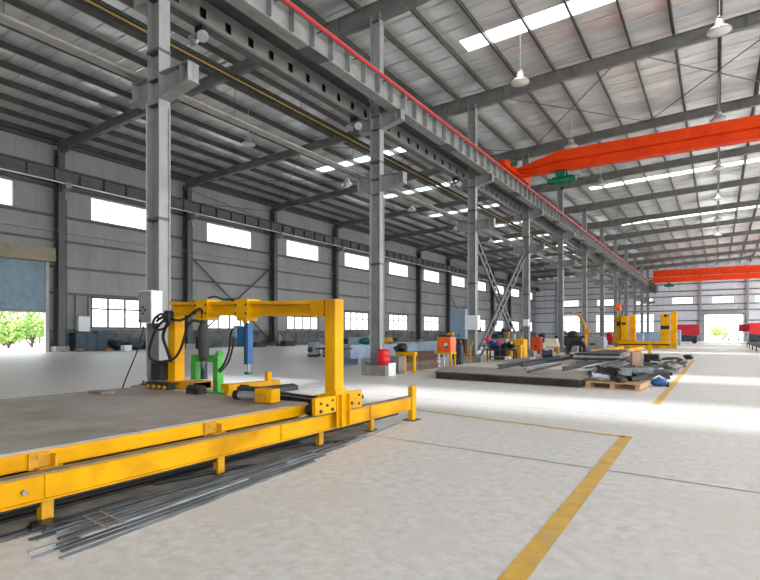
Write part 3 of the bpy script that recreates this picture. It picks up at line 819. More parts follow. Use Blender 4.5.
# items on the table
t = thing('swing_arm', 'yellow flat arm lying across the far edge of the work table', 'arm', (-5.84, 5.48, .512), 1.40)
m = MB(); m.prism([(-.32, -.10), (.62, -.04), (.62, .08), (-.32, .10)], 2, .03, .12); m.box(-.3, -.2, -.05, .05, -.51, .03); m.box(.4, .5, -.02, .05, -.51, .03); m.build('arm', 'yellow', t)
m = MB(); m.cbox(.40, .48, -.02, .06, .12, .26, .01); m.build('lug', 'yellow', t)
t = thing('roller_unit', 'yellow roller unit with a grey roller and motor lying on the table edge', 'roller', (-4.82, 4.72, .512), math.radians(8))
m = MB(); m.cbox(.06, .32, -.12, .06, .01, .17, .01); m.box(.09, .28, -.13, -.12, .03, .15); m.build('frame', 'yellow', t)
MB().box(.12, .25, -.138, -.13, .055, .125).build('recess', 'yellow_dirty', t)
MB().cyl((-.24, -.02, .07), .05, .30, 0, 16).build('roller', 'galv', t)
MB().cyl((-.31, -.02, .07), .06, .07, 0, 16).build('end_cap', 'black', t)
m = MB(); m.box(-.3, .02, .0, .12, .12, .17); m.cyl((-.32, .1, .15), .04, .12, 0, 10); m.build('motor', 'charcoal', t)
o = MB().prism([(-.05, .05), (.05, .05), (.05, .14), (-.05, .11)], 0, -.35, .35).box(-.34, -.22, -.03, .03, 0, .05).build('steel_channel', 'dark_steel')
o.location = (-5.02, 5.3, .512); o.rotation_euler = (0, 0, 1.5); tag(o, 'dark steel channel offcut resting behind the roller unit', 'offcut')
tag(MB().cbox(-6.30, -6.0, 4.80, 4.96, .512, .63, .03).build('rubber_block', 'rubber'), 'black rubber block on the table below the left gantry post', 'block')
tag(MB().cbox(-7.5, -7.15, 4.1, 4.3, .512, .545, .01).build('steel_plate', 'taupe'), 'small grey plate lying on the far left of the table', 'plate')
t = thing('steel_rail', 'dark rail pair running behind the table to the right gantry post', 'rail', (-4.9, 5.5, 0), 0)
for y in (.05, .28):
    MB().ibeam((-.9, y + .1, .46), (.62, y - .1, .44), .07, .07).build('rail', 'dark_steel', t)
for x in (-.7, .4): MB().box(x - .05, x + .05, 0, .35, 0, .42).build('leg', 'yellow_dirty', t)

# green frame behind the table
t = thing('green_frame', 'bright green steel frame behind the gantry', 'frame', (-9.6, 8.1, 0), 0)
m = MB(); m.cbox(-.7, .22, -.08, .08, .70, .86, .01); m.cbox(.06, .22, -.09, .09, .05, .71, .01); m.cbox(-.7, -.54, -.09, .09, .05, .71, .01)
m.prism([(.1, .86), (.24, .86), (.24, .9), (.16, .97)], 1, -.07, .07); m.box(-.75, 1.7, -.15, .15, 0, .05)
m.build('body', 'green', t)
m = MB(); m.tube([(-.2, 0, .86), (-.2, 0, 1.03)], .02, 8); m.tube([(-.34, 0, 1.03), (.0, 0, 1.05)], .012, 8); m.build('crank', 'charcoal', t)
m = MB(); m.box(-.4, -.28, -.05, .05, .3, .70); m.build('cylinder', 'slate', t)

# bundles of flat bars on the floor
grp = 'flat steel bars in the pile'
rb = random.Random(3)
def flat(xa, ya, xb, yb, w, th, z, mt, label, g_=grp):
    o = MB().bar((xa, ya, z + th / 2), (xb, yb, z + th / 2), w, th).build('flat_bar', mt)
    return tag(o, label, 'steel bar', g_)
BL = 'long thin dark steel flat bar in the pile on the floor beside the yellow rail'
for k in range(13):
    f_ = k / 12
    xa = -3.42 - .50 * f_ + rb.uniform(-.015, .015); ya = 1.62 + rb.uniform(-.06, .22) + .05 * f_
    xb = -3.60 - .34 * f_ + rb.uniform(-.02, .02); yb = 4.3 + 1.3 * f_ + rb.uniform(-.35, .35)
    flat(xa, ya, xb, yb, rb.uniform(.02, .036), .010, .002, 'bar_steel' if k % 3 else 'bar_steel_dark', BL)
for k in range(8):
    f_ = k / 7
    xa = -3.52 - .36 * f_ + rb.uniform(-.01, .01); ya = 1.78 + rb.uniform(-.04, .12)
    xb = -3.66 - .24 * f_ + rb.uniform(-.02, .02); yb = 3.7 + 1.3 * f_ + rb.uniform(-.3, .3)
    flat(xa, ya, xb, yb, rb.uniform(.02, .036), .012, .016 + .014 * (k % 2), 'bar_steel_dark' if k % 2 else 'bar_steel', BL)
flat(-3.33, 1.66, -3.585, 4.35, .05, .008, .001, 'bar_steel', 'wide pale flat bar on the outer edge of the pile, nearest the bare floor', None)
flat(-3.98, 1.15, -4.03, 2.6, .05, .012, .002, 'bar_steel_dark', 'dark flat bar reaching the left edge of the picture', None)
flat(-3.72, 4.9, -4.05, 6.9, .03, .006, .001, 'bar_steel', 'thin flat bar lying alone beyond the far end of the pile', None)
for k in range(2):
    o = MB().bar((-3.80, 2.05 + k * .12, .058), (-3.44, 2.02 + k * .12, .050), .012, .006).build('binding_wire', 'galv')
    tag(o, 'pale wire tie across the bar pile, %s of two' % ('nearer' if k == 0 else 'farther'), 'wire')
o = MB().prism([(-.12, 0), (.14, 0), (.1, .012), (.02, .03), (-.1, .015)], 1, -.06, .07).build('scrap_plate', 'dark_steel')
o.location = (-3.96, 1.9, .014); o.rotation_euler = (0, 0, 1.3); tag(o, 'crumpled dark scrap sheet at the foot of the nearest rail leg', 'scrap')
for i, (a, b) in enumerate((((-4.22, 2.9), (-3.98, 3.9)), ((-4.3, 4.4), (-4.0, 5.3)))):
    cable('black hose lying under the yellow rail, %s of two' % ('nearer' if i == 0 else 'farther'), [(a[0], a[1], .02), (a[0] + .12, (a[1] + b[1]) / 2 - .1, .03), (b[0] - .05, b[1] - .2, .02), (b[0] + .1, b[1], .02)], .018, 'hose', cat='hose')
for i, (x, y, w_) in enumerate(((-3.86, 4.5, .1), (-3.92, 5.35, .2), (-3.83, 3.15, .12))):
    o = MB().prism([(-w_, -.02), (w_, -.03), (w_ * .8, .03), (-w_ * .7, .025)], 2, .001, .012).build('scrap_strip', 'dark_steel'); o.location = (x, y, .02); o.rotation_euler = (0, 0, 1.4 + .2 * i)
    tag(o, 'small dark scrap strip beside the rail, %s one' % ORD[i].replace('nearest', 'first'), 'scrap')

# ------------------------------------------------------------------ foot of the second column
t = thing('red_drum', 'bright red drum on the concrete pedestal of the second column', 'drum', (-9.02, 14.0, .331), 0)
t.location = (-9.0, 14.37, .331)
m = MB(); prof = [(0, 0), (.19, 0), (.2, .015)]
for z in (.16, .34): prof += [(.2, z - .02), (.208, z), (.2, z + .02)]
prof += [(.2, .49), (.205, .5), (.2, .51), (.19, .5), (0, .5)]
m.lathe(prof, n=24); m.build('shell', 'red', t)
tag(MB().cbox(-8.785, -8.76, 14.3, 14.74, .0, .40, .01).build('white_board', 'white_paint'), 'white board standing against the pedestal of the second column', 'board')
tag(MB().blob((-9.58, 14.26, .38), .13, .08, .05, 4).build('rag_heap', 'taupe'), 'grey rag heap on the pedestal left of the red drum', 'rag')
t = thing('grey_cabinet', 'grey metal cabinet right of the red drum', 'cabinet', (-9.28, 15.5, 0), 0)
MB().cbox(-.3, .3, -.2, .2, .02, .58, .01).build('body', 'taupe', t); MB().box(-.1, .02, -.215, -.2, .06, .28).build('vent', 'charcoal', t)
t = thing('yellow_stand', 'yellow steel stand over the grey cabinet', 'stand', (-9.0, 15.75, 0), 0)
m = MB(); m.box(-.32, .42, -.1, .1, .60, .72); m.build('top', 'yellow', t)
for x in (-.02, .36): MB().box(x - .035, x + .035, -.06, .06, 0, .6).build('leg', 'yellow', t)
t = thing('motor_lump', 'black machine head lying on top of the yellow stand', 'machine', (-9.12, 15.72, .722), 0)
m = MB(); m.blob((0, 0, .14), .22, .13, .14, 2, .2); m.cyl((-.28, 0, .12), .07, .15, 0, 10); m.box(-.2, .2, -.1, .1, 0, .05); m.build('body', 'black', t)
for k, (z, mt) in enumerate(((.0, 'rust_light'), (.17, 'rust_light'), (.34, 'rust'), (.51, 'rust'))):
    o = MB().ibeam((-9.5, 16.3 + .05 * k, z + .08), (-9.44, 18.9 - .1 * k, z + .08), .16, .5, .3).build('steel_beam', mt)
    tag(o, 'rusty steel beam in the stack behind the yellow stand, %s from the top' % ['fourth', 'third', 'second', 'first'][k], 'beam', 'rusty beams in a stack')
o = MB().cbox(-13.6, -12.6, 17.6, 27.4, .3, .86, .02)
for y in (18.4, 21.4, 24.4, 26.9): o.box(-13.5, -12.7, y - .1, y + .1, fz(-13), .3)
tag(o.build('sheet_stack', 'blue_grey'), 'long pale blue grey stack of sheets in the left aisle', 'stack')
t = thing('side_table', 'dark flat topped pedestal table left of the second column', 'table', (-13.0, 17.0, fz(-13)), 0)
MB().cbox(-.65, .65, -.4, .4, .66, .72, .01).build('top', 'navy', t); MB().cyl((0, 0, 0), .06, .66, 2, 10).build('leg', 'navy', t); MB().cyl((0, 0, 0), .25, .03, 2, 14).build('base', 'navy', t)
for i, (x, y, w_, h_, mt, lb) in enumerate(((-16.6, 21.6, .9, .5, 'grey_case', 'pale grey machine part on the aisle floor behind the gantry post'), (-15.6, 22.4, .8, 1.05, 'blue_grey', 'blue grey machine case in the aisle left of the second column'), (-17.5, 21.2, .5, .75, 'grey_case', 'grey bin in the aisle right of the gantry post'))):
    t = thing('machine_part', lb, 'machine', (x, y, fz(x)), .2 * i)
    MB().cbox(-w_ / 2, w_ / 2, -.35, .35, .12, h_, .05).build('case', mt, t); MB().cyl((-.1, -.38, h_ * .5), .14, .06, 1, 14).build('dial', 'navy', t)
    for sx in (-1, 1): MB().cyl((sx * w_ * .35, -.3, .1), .1, .6, 1, 12).build('wheel', 'charcoal', t)
for i, (x, y, mt) in enumerate(((-12.75, 18.9, 'green_dark'), (-12.9, 21.0, 'yellow_dirty'))):
    t = thing('hand_tool', '%s power tool on the blue grey sheet stack' % ('dark green' if i == 0 else 'yellow and black'), 'tool', (x, y, .861), .4)
    m = MB(); m.blob((0, 0, .15), .28, .16, .15, 5 + i, .15); m.build('body', mt, t); MB().cyl((.2, 0, .2), .08, .25, 0, 12).build('nose', 'cream' if i == 0 else 'black', t)

# orange welding box on its stand, trolley, cabinets around the third column
t = thing('welding_machine', 'bright orange square welding machine on a yellow stand', 'welder', (-9.15, 19.35, .60), 0)
MB().cbox(-.3, .3, -.25, .25, 0, .6, .015).build('case', 'orange_box', t)
MB().box(.02, .16, -.262, -.25, .22, .36).build('label_plate', 'white_paint', t); MB().cyl((.13, -.275, .22), .045, .03, 1, 10).build('socket', 'black', t)
MB().tube([(-.34, 0, .66), (.2, 0, .66)], .05, 8).build('handle', 'charcoal', t)
MB().tube([(.05, .0, .70), (.3, 0, .74)], .06, 8).build('coil', 'yellow_dirty', t)
t = thing('welder_stand', 'yellow angle iron stand carrying the orange welding machine', 'stand', (-9.15, 19.35, 0), 0)
MB().box(-.32, .32, -.25, .25, .52, .598).build('top', 'yellow', t)
for x, mt in ((-.22, 'white_paint'), (.27, 'yellow')):
    for y in (-.22, .22): MB().box(x - .03, x + .03, y - .03, y + .03, 0, .52).build('leg', mt, t)
for i, (x, mt) in enumerate(((-9.38, 'charcoal'), (-9.14, 'slate'))):
    t = thing('gas_cylinder', '%s gas cylinder standing between the orange welder and the third column' % ('black' if i == 0 else 'slate grey'), 'gas cylinder', (x, 20.75, 0), 0)
    MB().lathe([(0, 0), (.1, 0), (.105, .03), (.105, .75), (.08, .85), (.035, .9), (.035, .96), (0, .96)], n=16).build('bottle', mt, t); MB().cyl((0, 0, .96), .025, .07, 2, 10).build('valve', 'galv', t)
t = thing('cylinder_trolley', 'yellow trolley frame around the slate gas cylinder', 'trolley', (-9.0, 21.1, 0), 0)
m = MB(); m.tube([(-.2, 0, .45), (.12, -.12, .45)], .03, 8); m.tube([(.15, 0, .05), (.15, 0, .7), (.25, .1, 1.05)], .025, 8); m.tube([(-.2, 0, .05), (-.2, 0, .5)], .025, 8); m.box(-.22, .18, -.03, .1, .02, .05); m.build('frame', 'yellow', t)
t = thing('machine_column', 'tall blue grey machine cabinet standing behind the third column', 'machine', (-11.1, 25.2, fz(-11.5)), 0)
MB().cbox(-.42, .42, -.4, .4, 1.05, 2.55, .02).build('cabinet', 'blue_grey', t)
m = MB(); m.box(-.35, .35, -.3, .3, 0, 1.05); m.build('base', 'rust', t); MB().box(.36, .46, -.1, .1, 0, 1.05).build('leg', 'yellow_dirty', t)
MB().cyl((.05, -.43, 1.2), .05, .03, 1, 10).build('port', 'navy', t)
t = thing('workbench', 'dark cluttered workbench right of the third column', 'workbench', (-9.0, 25.4, 0), .12)
MB().cbox(-.75, .75, -.4, .4, .5, .58, .01).build('top', 'charcoal', t)
for sx in (-.66, .66):
    for sy in (-.32, .32): MB().box(sx - .04, sx + .04, sy - .04, sy + .04, 0, .5).build('leg', 'yellow_dirty' if sx < 0 else 'charcoal', t)
MB().box(-.6, .6, -.3, .3, .16, .2).build('shelf', 'taupe', t)
t = thing('pump_unit', 'dark blue pump unit sitting on the workbench', 'pump', (-9.25, 25.2, .582), .12)
MB().blob((0, 0, .17), .28, .2, .16, 11, .15).build('body', 'blue_dark', t); MB().cyl((-.05, -.1, .3), .08, .12, 2, 12).build('cap', 'blue_bright', t)
t = thing('air_compressor', 'black lumpy compressor on the right half of the workbench', 'machine', (-8.6, 25.5, .582), .12)
MB().blob((0, 0, .19), .24, .2, .17, 12, .12).build('body', 'black', t); MB().cyl((.1, -.22, .3), .05, .08, 1, 10).build('gauge', 'white_paint', t)
for i, (x, y, z) in enumerate(((-8.62, 22.5, 1.08), (-8.45, 23.6, .92))):
    t = thing('padded_stand', 'pink red pad on a dark post, %s the third column' % ('right beside' if i == 0 else 'farther right of'), 'stand', (x, y, 0), 0)
    MB().blob((0, 0, z), .16, .10, .09, 20 + i, .12).build('pad', 'pink', t); MB().tube([(0, 0, 0), (0, 0, z)], .025, 8).build('post', 'charcoal', t); MB().box(-.12, .12, -.12, .12, 0, .02).build('foot', 'charcoal', t)
o = MB().cbox(-.12, .12, -.1, .1, .0, .3, .01).build('white_can', 'white_paint'); o.location = (-8.0, 23.4, .002); tag(o, 'small white can by the workbench leg', 'can')
t = thing('yellow_cabinet', 'tall yellow cabinet with two short posts beside the workbench', 'cabinet', (-8.95, 27.6, 0), 0)
MB().cbox(-.46, .46, -.35, .35, .02, 1.02, .01).build('body', 'yellow', t)
m = MB(); m.box(-.44, -.32, -.3, -.2, 1.02, 1.42); m.box(.26, .34, -.3, -.2, 1.02, 1.2); m.build('posts', 'yellow', t); MB().box(-.2, -.02, -.3, -.15, 1.02, 1.3).build('motor', 'galv', t)
t = thing('yellow_bench', 'small yellow bench frame left of the yellow cabinet', 'stand', (-8.6, 26.35, 0), 0)
MB().box(-.3, .3, -.2, .2, .66, .76).build('top', 'yellow_dirty', t)
for x in (-.25, .25): MB().box(x - .05, x + .05, -.15, .15, 0, .66).build('leg', 'yellow', t)
tag(MB().cbox(-9.75, -9.05, 26.25, 26.6, .86, 1.06, .02).build('grey_case', 'grey_case'), 'pale grey flat case beside the yellow cabinet', 'case')
tag(MB().box(-9.7, -9.1, 26.2, 26.65, 0, .858).build('trestle', 'charcoal'), 'dark trestle block under the pale grey case', 'trestle')

# ------------------------------------------------------------------ assembly platform with steel on it
PZ = .21
t = thing('assembly_platform', 'low wide steel assembly platform with a pale worn top', 'platform', (-5.0, 21.2, 0), 0)
m = MB()
poly = [(-2.16, -6.9), (2.15, -7.45), (2.15, 6.6), (-2.35, 6.8), (-3.0, -4.6)]
m.prism(poly, 2, PZ - .025, PZ); m.build('top_plate', 'deck2', t)
m = MB()
m.bar((-2.1, -6.85, .09), (2.1, -7.38, .09), .012, .18); m.bar((2.1, -7.38, .09), (2.1, 6.5, .09), .012, .18)
for k in range(9):
    f_ = k / 8; m.box(-2.1 + 4.2 * f_ - .012, -2.1 + 4.2 * f_ + .012, -6.9 - .53 * f_, -6.78 - .53 * f_, 0, PZ - .026)
m.bar((-2.1, -6.9, .18), (2.1, -7.43, .18), .12, .012); m.bar((-2.1, -6.88, .006), (2.1, -7.41, .006), .12, .012)
m.build('frame_beam', 'frame_brown', t)
MB().bar((-2.1, -6.91, PZ - .012), (2.1, -7.46, PZ - .012), .012, .026).build('edge_strip', 'rust_light', t)
def prof(label, a, b, w, h_, z, mt='dark_steel', name='steel_profile'):
    m = MB(); m.ibeam((a[0], a[1], z + h_ / 2), (b[0], b[1], z + h_ / 2), h_, w, .03, .025)
    return tag(m.build(name, mt), label, 'steel profile')
prof('longest dark steel profile lying across the pale platform top', (-5.9, 16.4), (-6.0, 24.6), .16, .13, PZ)
prof('shorter dark steel profile beside the longest one on the platform', (-5.55, 17.6), (-5.5, 25.2), .14, .11, PZ)
for k, (x0, x1, y0, y1, w_, h_, mt) in enumerate(((-2.98, -2.98, 15.4, 22.0, .12, .10, 'frame_brown'), (-3.16, -3.12, 17.6, 21.9, .1, .14, 'dark_steel'), (-3.55, -3.4, 17.8, 21.8, .18, .08, 'bar_steel'), (-3.95, -3.7, 16.6, 21.7, .12, .12, 'charcoal'), (-4.3, -4.28, 20.2, 21.9, .12, .1, 'bar_steel_dark'))):
    o = MB().ibeam((x0, y0, PZ + h_ / 2 + .001), (x1, y1, PZ + h_ / 2 + .001), h_, w_, .03, .02).build('steel_profile', mt)
    tag(o, 'long steel profile before the plate pile on the platform, %s from its right edge' % ORD[k].replace('nearest', 'first'), 'steel profile', 'steel profiles on the right of the platform')
prof('pale steel channel slanting across the middle of the platform', (-5.0, 16.2), (-4.9, 21.4), .12, .08, PZ, 'bar_steel')
prof('rusty angle bar lying near the middle of the platform', (-4.6, 15.2), (-4.75, 19.5), .07, .06, PZ, 'rust')
for k in range(4):
    z = PZ + .09 * k; w_ = 1.0 - .06 * k
    o = MB().prism([(-w_, -2.6), (w_, -2.2 - .4 * (k % 2)), (w_ - .1 * k, 2.6), (-w_ + .15, 2.7)], 2, z, z + .085).build('steel_plate', 'dark_steel' if k % 2 else 'galv'); o.location = (-3.95, 24.6, z); o.location.z = z
    tag(o, 'grey steel plate in the pile on the right of the platform, %s from the bottom' % ['first', 'second', 'third', 'fourth'][k], 'plate', 'stacked grey plates on the platform')
o = MB().cbox(-.04, .06, -.75, .75, 0, .62, .01).build('end_board', 'board'); o.location = (-2.72, 23.2, 0.002); o.rotation_euler = (0, 0, -.1); tag(o, 'brown board standing upright at the end of the plate pile', 'board')
o = MB().cbox(-.3, .3, -.1, .35, 0, .42, .03).build('black_crate', 'black'); o.location = (-2.45, 26.4, .002); tag(o, 'black crate behind the brown board', 'crate')
t = thing('electric_motor', 'dark navy electric motor standing on the platform', 'motor', (-6.2, 23.2, PZ + .002), .3)
MB().cyl((-.2, 0, .24), .2, .42, 0, 16).build('body', 'navy', t); MB().box(-.2, .2, -.16, .16, 0, .1).build('foot', 'navy', t); MB().cbox(-.12, .08, -.14, .12, .40, .52, .01).build('terminal_box', 'galv', t); MB().cyl((-.3, 0, .24), .06, .1, 0, 10).build('shaft', 'galv', t)
tag(MB().cbox(-6.85, -6.65, 22.9, 23.15, PZ + .002, PZ + .1, .03).build('white_pack', 'white_paint'), 'small white packet left of the navy motor', 'packet')
# scrap heap between platform and pallet
rs = random.Random(21)
for k in range(70):
    if k < 16: x = rs.uniform(-2.55, -1.65); y = rs.uniform(13.9, 15.0)
    elif k < 44: x = -2.66 + rs.uniform(0, 1.25); y = 15.3 + rs.uniform(0, 3.6)
    else: x = -1.95 + rs.uniform(0, .6); y = 18.9 + rs.uniform(0, 5.5)
    a = rs.uniform(-.9, 1.2); l = rs.uniform(.14, .40); m = MB()
    z0 = .172 if y < 15.2 else .004
    kind = k % 4
    if kind == 0: m.prism([(-.06, 0), (.06, 0), (.06, .014), (-.044, .014), (-.044, .12), (-.06, .12)], 0, -l, l)
    elif kind == 1: m.bar((-l, 0, .05), (l, 0, .05), .12, .1); m.bar((-l * .6, .08, .07), (l * .5, .13, .16), .06, .03)
    elif kind == 2: m.tube([(-l, 0, .08), (l, 0, .08)], .08, 10, False); m.box(-l * .3, l * .3, -.06, .06, 0, .02)
    else: m.ibeam((-l, 0, .08), (l, 0, .08), .16, .12, .02, .02)
    o = m.build('steel_offcut', ('dark_steel', 'black', 'bar_steel', 'charcoal', 'bar_steel_dark', 'frame_brown')[k % 6]); o.rotation_euler = (rs.uniform(-.15, .15), rs.uniform(-.25, .25), a); o.location = (x, y, z0 + rs.choice((.02, .03, .09, .16)))
    tag(o, 'short steel offcut heaped on the small pallet or between it and the platform', 'offcut', 'steel offcuts in the heap')
t = thing('wooden_pallet', 'small wooden pallet with steel scrap beside the platform', 'pallet', (-2.08, 14.42, 0), math.radians(-4))
for k in range(7): y = -.62 + k * .2; MB().box(-.62, .62, y - .075, y + .075, .14, .165).build('deck_board', 'wood' if k else 'wood', t)
for x in (-.56, 0, .56): MB().box(x - .05, x + .05, -.69, .66, .03, .14).build('stringer', 'wood', t)
for y in (-.64, 0, .6): MB().box(-.62, .62, y - .05, y + .05, .0, .03).build('bottom_board', 'wood', t)
t = thing('hand_grinder', 'small blue power tool on the floor right of the pallet', 'power tool', (-1.25, 15.2, 0), .3)
MB().blob((0, 0, .11), .20, .15, .11, 31, .1).build('body', 'blue', t); MB().tube([(-.14, 0, .18), (0, 0, .27), (.14, 0, .18)], .025, 8).build('handle', 'white_paint', t); MB().cyl((.16, 0, .05), .07, .06, 0, 14).build('disc_guard', 'black', t)
for i, (x, y, w_, mt, lb) in enumerate(((-1.75, 18.6, .5, 'charcoal', 'dark grey folded tarpaulin beyond the blue power tool'), (-1.35, 20.3, .45, 'taupe', 'brown grey sacking in the scrap row by the painted line'), (-1.9, 20.9, .4, 'dark_steel', 'dark sheet offcut lying in the scrap row'), (-1.3, 23.6, .4, 'black', 'black mat close to the yellow floor line'), (-1.6, 25.6, .6, 'black', 'long black mat farther along the yellow floor line'), (-1.15, 29.2, .3, 'black', 'black block at the far end of the yellow floor line'))):
    o = MB().blob((0, 0, .08), w_ * .7, .5, .10, 40 + i, .35).build('tarpaulin' if i < 3 else 'rubber_mat', mt); o.location = (x, y, .09); tag(o, lb, 'tarpaulin' if i < 3 else 'mat')

# ------------------------------------------------------------------ farther machines
t = thing('welding_machine', 'orange red square machine cabinet between the fourth and fifth columns', 'machine', (-10.0, 34.6, 0), 0)
MB().cbox(-.42, .42, -.3, .3, .1, 1.1, .02).build('case', 'orange_red', t); MB().cyl((.12, -.33, .5), .07, .04, 1, 10).build('socket', 'black', t); MB().box(-.4, .4, -.25, .25, 0, .1).build('skid', 'orange_red', t)
t = thing('control_desk', 'cream sloped control desk on a yellow stand', 'control desk', (-9.0, 34.9, 0), 0)
MB().prism([(-.4, .5), (.42, .5), (.30, 1.0), (-.4, 1.02)], 1, -.3, .3).build('case', 'cream', t)
MB().box(-.3, .45, -.3, .3, .42, .498).build('stand_top', 'yellow', t)
for x in (-.2, .38): MB().box(x - .05, x + .05, -.2, .2, 0, .42).build('leg', 'yellow', t)
t = thing('lathe_bed', 'long black machine bed on legs behind the cream desk', 'machine', (-8.9, 40.6, 0), 0)
MB().cbox(-1.3, 1.3, -.35, .35, .62, 1.15, .03).build('bed', 'black', t)
for x in (-1.1, 0, 1.1): MB().box(x - .06, x + .06, -.25, .25, 0, .62).build('leg', 'galv', t)
t = thing('generator', 'dark grey machine with a rounded top and silver end disc', 'machine', (-7.55, 34.6, 0), 0)
MB().cbox(-.55, .55, -.4, .4, .55, 1.05, .03).build('body', 'charcoal', t); MB().blob((-.05, 0, 1.22), .4, .35, .28, 51, .12).build('cover', 'charcoal', t); MB().cyl((-.6, -.2, .82), .16, .06, 0, 16).build('end_disc', 'galv', t)
for x in (-.4, .4): MB().box(x - .08, x + .08, -.3, .3, 0, .55).build('leg', 'rust', t)
t = thing('track_loop', 'black curved rubber track standing on the platform edge', 'track', (-5.75, 27.0, PZ), 0)
m = MB(); m.tube([(.36 * math.cos(a), .05 * math.sin(a), .36 + .36 * math.sin(a)) for a in [PI * q / 12 * 1.25 - .4 for q in range(13)]], .1, 8); m.box(-.35, -.15, -.1, .1, 0, .1); m.build('track', 'black', t)
MB().cyl((-.1, -.04, .36), .14, .08, 1, 14).build('hub', 'galv', t)
tag(MB().cbox(-5.35, -5.1, 27.0, 27.3, PZ + .002, PZ + .32, .05).build('blue_canister', 'blue_bright'), 'bright blue canister right of the black track', 'canister')
t = thing('loading_arm', 'curved yellow lifting arm above the dark machine', 'crane arm', (-7.5, 36.5, 0), 0)
MB().tube([(.25, 0, 0), (.25, 0, 1.4), (.2, 0, 1.9), (.0, 0, 2.3), (-.35, 0, 2.6), (-.75, 0, 2.8)], [.08, .08, .075, .07, .06, .035], 10).build('arm', 'yellow', t); MB().box(.0, .5, -.25, .25, 0, .08).build('base', 'charcoal', t)
MB().cbox(.34, .46, -.08, .08, 1.3, 1.7, .01).build('cylinder', 'yellow', t)
t = thing('grey_case', 'large pale grey machine case with a dark slot right of the lifting arm', 'case', (-7.0, 38.6, 0), 0)
MB().cbox(-.5, .6, -.5, .5, .2, 1.12, .04).build('body', 'grey_case', t); MB().box(-.35, .05, -.512, -.5, .55, .66).build('slot', 'black', t); MB().box(-.45, .5, -.4, .4, 0, .2).build('skid', 'charcoal', t)
t = thing('blue_drum', 'blue drum beyond the pale grey machine case', 'drum', (-7.3, 43.5, 0), 0)
MB().lathe([(0, .1), (.25, .1), (.26, .4), (.27, .42), (.26, .44), (.25, .8), (0, .8)], n=16).build('shell', 'blue_bright', t); MB().cyl((0, 0, 0), .2, .1, 2, 12).build('base', 'charcoal', t)
t = thing('red_pump', 'small red machine between the far central columns', 'machine', (-10.6, 66., 0), 0)
MB().cbox(-.6, .6, -.5, .5, .2, 1.0, .1).build('body', 'red', t); MB().blob((.1, 0, 1.2), .35, .3, .3, 61, .1).build('hood', 'red', t); MB().box(-.5, .5, -.4, .4, 0, .2).build('skid', 'charcoal', t)

# far yellow beam machine
t = thing('beam_machine', 'large yellow machine with twin tall posts beyond the platform', 'machine', (-6.75, 52.0, 0), 0)
for x0, x1, y, h_ in ((-1.0, -.55, .2, 2.85), (-.5, .05, -.2, 2.9), (.15, .62, .2, 3.0)):
    MB().cbox(x0, x1, y - .3, y + .3, .55, h_, .03).build('post', 'yellow', t)
m = MB(); m.cbox(-1.1, .7, -.6, .6, .4, .75, .02); m.box(-1.0, .6, -.5, .5, 0, .4); m.build('base', 'yellow_dirty', t)
m = MB(); m.box(-.9, -.6, -.15, -.1, 2.0, 2.4); m.box(-.45, -.1, -.52, -.49, 2.1, 2.3); m.build('panel', 'black', t)
MB().tube([(-.8, .2, 2.85), (-.8, .2, 3.9)], .05, 8).build('mast', 'yellow_dirty', t); MB().cbox(-1.0, -.6, .05, .35, 3.4, 4.0, .04).build('lamp_box', 'orange_box', t)
t = thing('bed_rail', 'yellow low bed beam joining both posts of the far yellow machine', 'machine bed', (-5.2, 51.0, 0), 0)
m = MB(); m.box(-2.2, 1.9, -.25, .25, .05, .30); m.box(-2.2, 1.9, -.3, .3, .42, .66); m.build('bed', 'yellow', t); MB().box(-2.1, 1.8, -.2, .2, .30, .42).build('slot', 'black', t)
t = thing('beam_machine', 'yellow right hand post of the far machine beside the aisle', 'machine', (-3.66, 53.6, 0), 0)
MB().cbox(-.6, .15, -.3, .3, .1, 3.05, .03).build('post', 'yellow', t); MB().cbox(.22, .66, .1, .5, .1, 3.3, .03).build('post', 'yellow', t)
m = MB(); m.cbox(-.65, .7, -.5, .6, 0, .5, .02); m.build('base', 'yellow_dirty', t); m = MB(); m.box(-.58, .12, -.33, -.3, 1.7, 2.0); m.cyl((-.2, -.3, 2.9), .12, .1, 1, 10); m.build('panel', 'black', t)
t = thing('yellow_rail', 'low yellow rail frame on the floor behind the plate pile', 'rail', (-5.6, 38.5, 0), 0)
m = MB(); m.ibeam((-.7, -5.5, .24), (-.4, 5.5, .24), .22, .2); m.ibeam((.7, -3.5, .24), (.9, 6.5, .24), .22, .2); m.build('rail', 'yellow', t)
for y in (-3, 0, 3): MB().box(-.75, 1.0, y - .1, y + .1, 0, .13).build('cross_tie', 'yellow_dirty', t)
t = thing('stop_post', 'short yellow post on the aisle edge behind the black crate', 'post', (-3.6, 37.5, 0), 0)
MB().box(-.09, .09, -.09, .09, .02, .62).build('post', 'yellow', t); MB().box(-.2, .2, -.2, .2, 0, .02).build('foot', 'yellow_dirty', t)
for i in range(3):
    o = MB().cbox(-.9, .9, -.5, .5, 0, 1.3 + .2 * i, .06).build('grey_crate', 'blue_grey'); o.location = (-7.4 + 1.6 * i, 62. + 2 * i, 0)
    tag(o, 'pale blue grey machine crate behind the far yellow machine, %s' % ['left one', 'middle one', 'right one'][i], 'crate')

